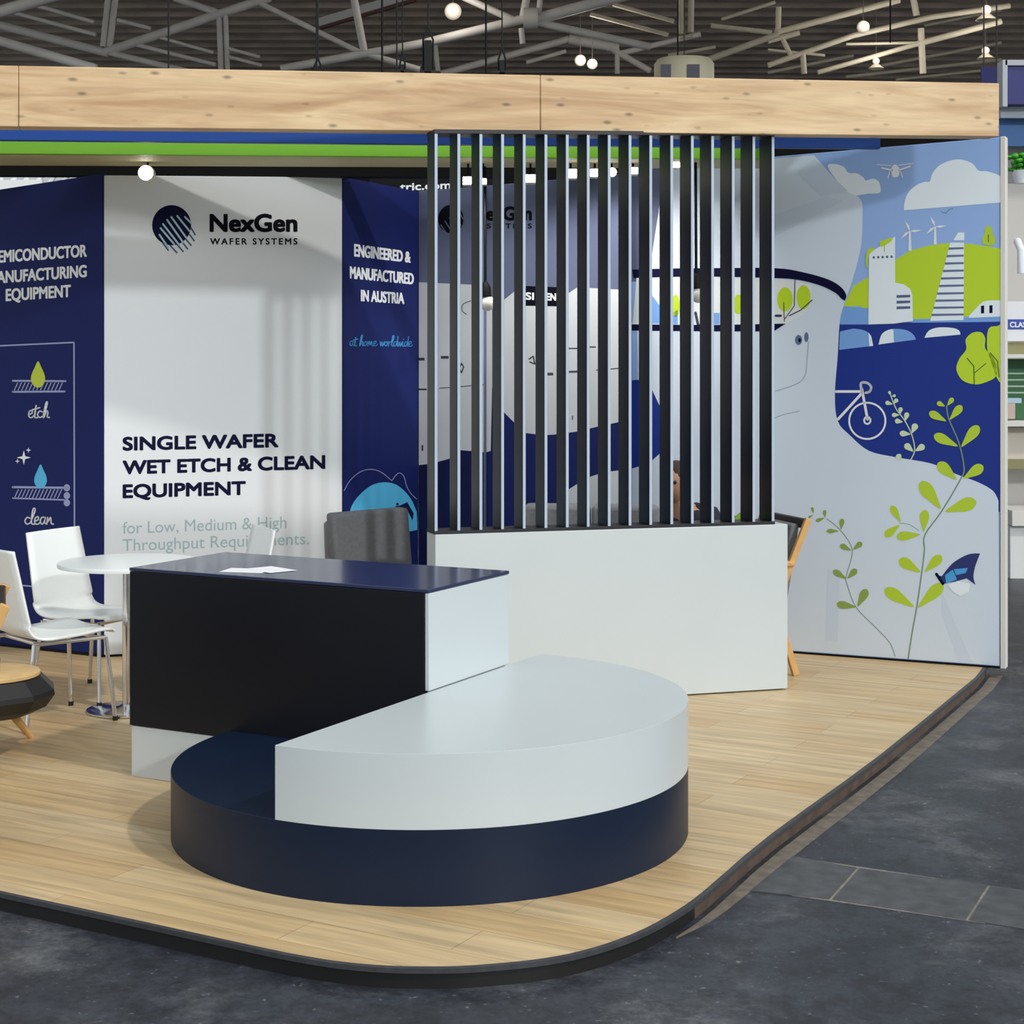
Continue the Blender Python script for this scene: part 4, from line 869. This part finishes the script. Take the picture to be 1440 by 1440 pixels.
tag(obj('wall_pipe', MB().tube([wp + Vector((0, .1, .08)), wp, wp - Vector((0, 0, .18))], .03, 12), WINK, org=tuple(wp)), 'white pipe fitting on the beige wall of the neighbouring stand', 'pipe')
CABL = M('grey_hanger', (70, 66, 62), .6)
# cream round canopy and dark blue banner beyond the fascia
cp = P(962, 96, 22); cn = thing('round_canopy', 'cream round canopy with dark windows beyond the fascia', 'canopy', tuple(cp))
r_ = 42*22/F
obj('drum', MB().lathe([(r_, -.35), (r_, .05), (r_*.9, .11), (r_*.5, .13), (.01, .135)], 40, (cp.x, cp.y, cp.z)), M('cream_canopy', (214, 206, 176), .5), cn, smooth=35)
for px_ in (938, 975):
    a = P(px_, 95, 22 - r_*(.75 if px_ < 950 else .94) - .02)
    obj('window', MB().box((a.x-.08, a.y-.02, a.z-.25), (a.x+.08, a.y+.02, a.z+.04)), M('dusky_glass', (86, 84, 96), .3), cn)
obj('hanger', MB().tube([(cp.x, cp.y, cp.z + .13), (cp.x, cp.y, 9.4)], .008, 6), CABL, cn)
bnr = thing('banner', 'dark blue banner hanging in the hall right above the fascia end', 'banner', tuple(P(1392, 100, 20)))
a, b = P(1380, 94, 20), P(1404, 125, 20)
[obj('hanger', MB().tube([(x_, 20.015, a_), (x_, 20.015, 9.4)], .01, 6), CABL, bnr) for x_, a_ in ((P(1384, 0, 20).x, P(0, 95, 20).z), (P(1402, 0, 20).x, P(0, 95, 20).z))]
obj('cloth', MB().box((a.x, 20, b.z), (b.x, 20.03, a.z)), M('banner_blue', (34, 36, 110), .6), bnr)

# ---------------------------------------------------------------- roof trusses and hanging gear of the hall
STEEL = M('roof_steel', (205, 200, 194), .55, noise=.1, nscale=3); STEELW = M('roof_steel_warm', (205, 197, 176), .55, noise=.1, nscale=3)
def truss(label, d, members, mat=STEEL):
    p = P(*members[0][1], d); t = thing('roof_truss', label, 'roof truss', tuple(p), 0, 'steel trusses under the hall roof')
    for name, a, b, wpx in members:
        obj(name, MB().tube([P(*a, d), P(*b, d)], wpx*d/F/2, 10), mat, t)
truss('grey steel truss at the upper left with a bright brace rising from its joint', 27, [
    ('chord', (-40, 25), (152, 75), 12), ('chord', (148, 73), (262, 100), 9), ('brace', (146, 74), (380, -4), 13), ('post', (145, 66), (153, -8), 9), ('post', (154, 66), (163, -8), 9),
    ('brace', (245, -3), (310, 19), 10), ('purlin', (20, 18), (135, 49), 6), ('purlin', (52, 8), (132, 31), 6), ('purlin', (165, 28), (212, 40), 6), ('purlin', (188, 62), (303, 91), 6), ('purlin', (222, 52), (300, 74), 5), ('purlin', (320, 68), (365, 80), 5), ('purlin', (322, 80), (368, 92), 5), ('post', (308, 18), (311, 99), 8), ('post', (317, 18), (320, 99), 7), ('brace', (356, 0), (505, 73), 8)])
truss('broad grey truss beam crossing the upper left corner of the photo', 22, [('chord', (-40, 28), (96, -12), 17), ('chord', (-40, 46), (135, 97), 14)])
truss('long grey truss running to the thick joint above the fascia middle', 26, [
    ('chord', (395, 97), (600, 60), 12), ('chord', (600, 60), (748, 24), 13), ('chord', (742, 30), (890, -10), 16), ('post', (512, 72), (497, -6), 11), ('brace', (652, -4), (722, 28), 10),
    ('post', (735, 26), (741, -6), 11), ('post', (757, 24), (760, -6), 8), ('chord', (748, 30), (915, 66), 11), ('gusset', (736, 26), (756, 26), 30), ('brace', (516, 76), (590, 98), 9), ('post', (733, 40), (735, 62), 8)])
truss('grey truss low behind the fascia middle with two lamps beneath', 32, [
    ('chord', (620, 104), (800, 55), 10), ('chord', (800, 55), (870, 68), 14), ('brace', (740, 88), (796, 72), 6), ('chord', (868, 76), (985, 48), 8), ('brace', (862, 70), (915, 100), 9), ('post', (868, 68), (868, 104), 7), ('post', (612, 64), (616, 100), 7)])
truss('warm grey truss right of the middle with paired posts', 28, [
    ('post', (957, -5), (958, 48), 11), ('post', (972, -5), (971, 46), 9), ('purlin', (862, 6), (948, 30), 6), ('purlin', (830, 20), (940, 49), 6), ('chord', (955, 53), (975, 51), 5), ('chord', (1000, 36), (1085, 46), 7), ('brace', (1015, 27), (1090, 3), 5), ('chord', (940, 78), (1006, 66), 5), ('chord', (985, 88), (1095, 48), 9)], STEELW)
truss('warm grey truss at the upper right with light tubes fanning to the edge', 30, [
    ('chord', (1080, 92), (1200, 50), 8), ('chord', (1200, 50), (1310, 24), 8), ('chord', (1310, 24), (1420, 8), 8), ('chord', (1080, 58), (1124, 46), 8), ('brace', (1098, 50), (1112, 78), 7), ('chord', (1090, 46), (1265, 0), 9), ('post', (1095, 10), (1094, 44), 8),
    ('chord', (1150, 102), (1290, 62), 7), ('chord', (1290, 62), (1408, 30), 9), ('brace', (1190, 62), (1290, 60), 4), ('post', (1129, 76), (1131, 104), 8), ('post', (1284, -4), (1289, 22), 9), ('post', (1295, 40), (1298, 104), 9), ('brace', (1160, 78), (1080, 70), 4)], STEELW)
truss('farthest thin grey truss low at the upper right, behind the round lamps', 36, [('chord', (1190, 108), (1408, 84), 5), ('chord', (1240, 92), (1408, 60), 5), ('chord', (1260, 112), (1410, 96), 4), ('chord', (1300, 36), (1408, 14), 4), ('chord', (1080, 102), (1200, 78), 5)], STEELW)
rl = thing('roof_light', 'pale roof light strip slanting under the roof left of the middle', 'roof light', tuple(P(470, 25, 33)))
obj('pane', MB().bar(P(448, 32, 33), P(575, -6, 33), .1, .16), M('roof_pane', (196, 196, 192), .4), rl); obj('frame', MB().bar(P(448, 40, 33), P(585, 0, 33), .1, .06), M('rust_frame', (92, 62, 56), .6), rl)
CABL = M('grey_hanger', (70, 66, 62), .6)
def bell(px, py, d, r, label, hood=False):
    p = P(px, py, d); R_ = r*d/F
    t = thing('hall_lamp', label, 'lamp', tuple(p), 0, 'round lamps under the hall roof')
    obj('globe', MB().ball(tuple(p), R_, 14), M('hall_globe', (232, 222, 206), .4, emit=.2), t)
    obj('hanger', MB().tube([p + Vector((0, 0, R_*.9)), Vector((p.x, p.y, 9.4))], .008, 6), CABL, t)
    l = bpy.data.lights.new('hall_lamp_light', 'POINT'); l.energy = 24; l.shadow_soft_size = .3; l.color = (1, .93, .84)
    lo = bpy.data.objects.new('hall_lamp_light', l); COL.objects.link(lo); lo.parent = t; lo.location = (0, -R_ - .5, 0)
    if hood: obj('hood', MB().lathe([(R_*.5, 0), (R_*2.2, -R_*1.4), (R_*2.1, -R_*1.5), (R_*.4, -R_*.3)], 24, (p.x, p.y, p.z - R_*.6)), M('cream_hood', (206, 196, 176), .5), t, smooth=50)
bell(637, 16, 26, 12, 'large round hall lamp high above the fascia middle'); bell(816, 85, 29, 8, 'left one of two round hall lamps side by side over the fascia'); bell(833, 90, 29, 7.5, 'right one of two round hall lamps side by side over the fascia')
bell(1214, 38, 28, 9, 'lone round hall lamp among the upper right trusses'); bell(1232, 86, 30, 5, 'small hooded hall lamp just above the right part of the fascia', True); bell(1387, 14, 28, 7, 'hooded hall lamp in the top right corner of the photo', True); bell(1386, 71, 30, 5.5, 'hooded hall lamp above the right end of the fascia', True)
CAB = M('black_cable', (16, 15, 15), .6)
for k, (x, y0, y1, d) in enumerate(((237, -10, 97, 18), (445, -10, 99, 18), (558, -10, 100, 18), (1252, 32, 60, 24), (953, 50, 80, 24))):
    nm = ['black hanging cable in front of the bright left brace', 'black hanging cable above the small black clamp', 'thin black hanging cable above the fascia left of the big hoist', 'short black cable among the upper right trusses', 'short black cable above the cream canopy'][k]
    tag(obj('hanging_cable', MB().tube([Vector((P(x, y1, d).x, d, 9.4)), P(x, y1, d)], 2.6*d/F/2, 6), CAB, org=tuple(P(x, y1, d))), nm, 'cable', 'cables hanging from the hall roof')
def hoist(px, y0, y1, d, label, w_):
    t = thing('chain_hoist', label, 'hoist', tuple(P(px, y1, d)), 0, 'chain hoists over the fascia'); s = d/F
    obj('chain', MB().tube([Vector((P(px, y0, d).x, d, 9.4)), P(px, y0, d)], 1.1*s, 6), CAB, t)
    m = MB(); L = [P(px, y0, d), P(px - w_*.5, y0 + 18, d), P(px - w_*.5, y1, d)]; m.tube(L, 1.6*s, 6); L = [P(px, y0, d), P(px + w_*.5, y0 + 18, d), P(px + w_*.5, y1, d)]; m.tube(L, 1.6*s, 6)
    obj('frame', m, CAB, t)
    m = MB().bar(P(px, y0 + 20, d), P(px, y1 + 4, d), w_*.72*s, .12, (0, 1, 0)); obj('motor', m, CAB, t)
hoist(602, 38, 98, 17, 'large black chain hoist hanging above the fascia middle', 14); hoist(706, 66, 99, 17, 'small black chain hoist right of the large one', 10); hoist(566, 72, 97, 17, 'small black hoist left of the large one', 7); hoist(447, 82, 96, 17, 'squat black clamp hoist above the fascia left of middle', 15)
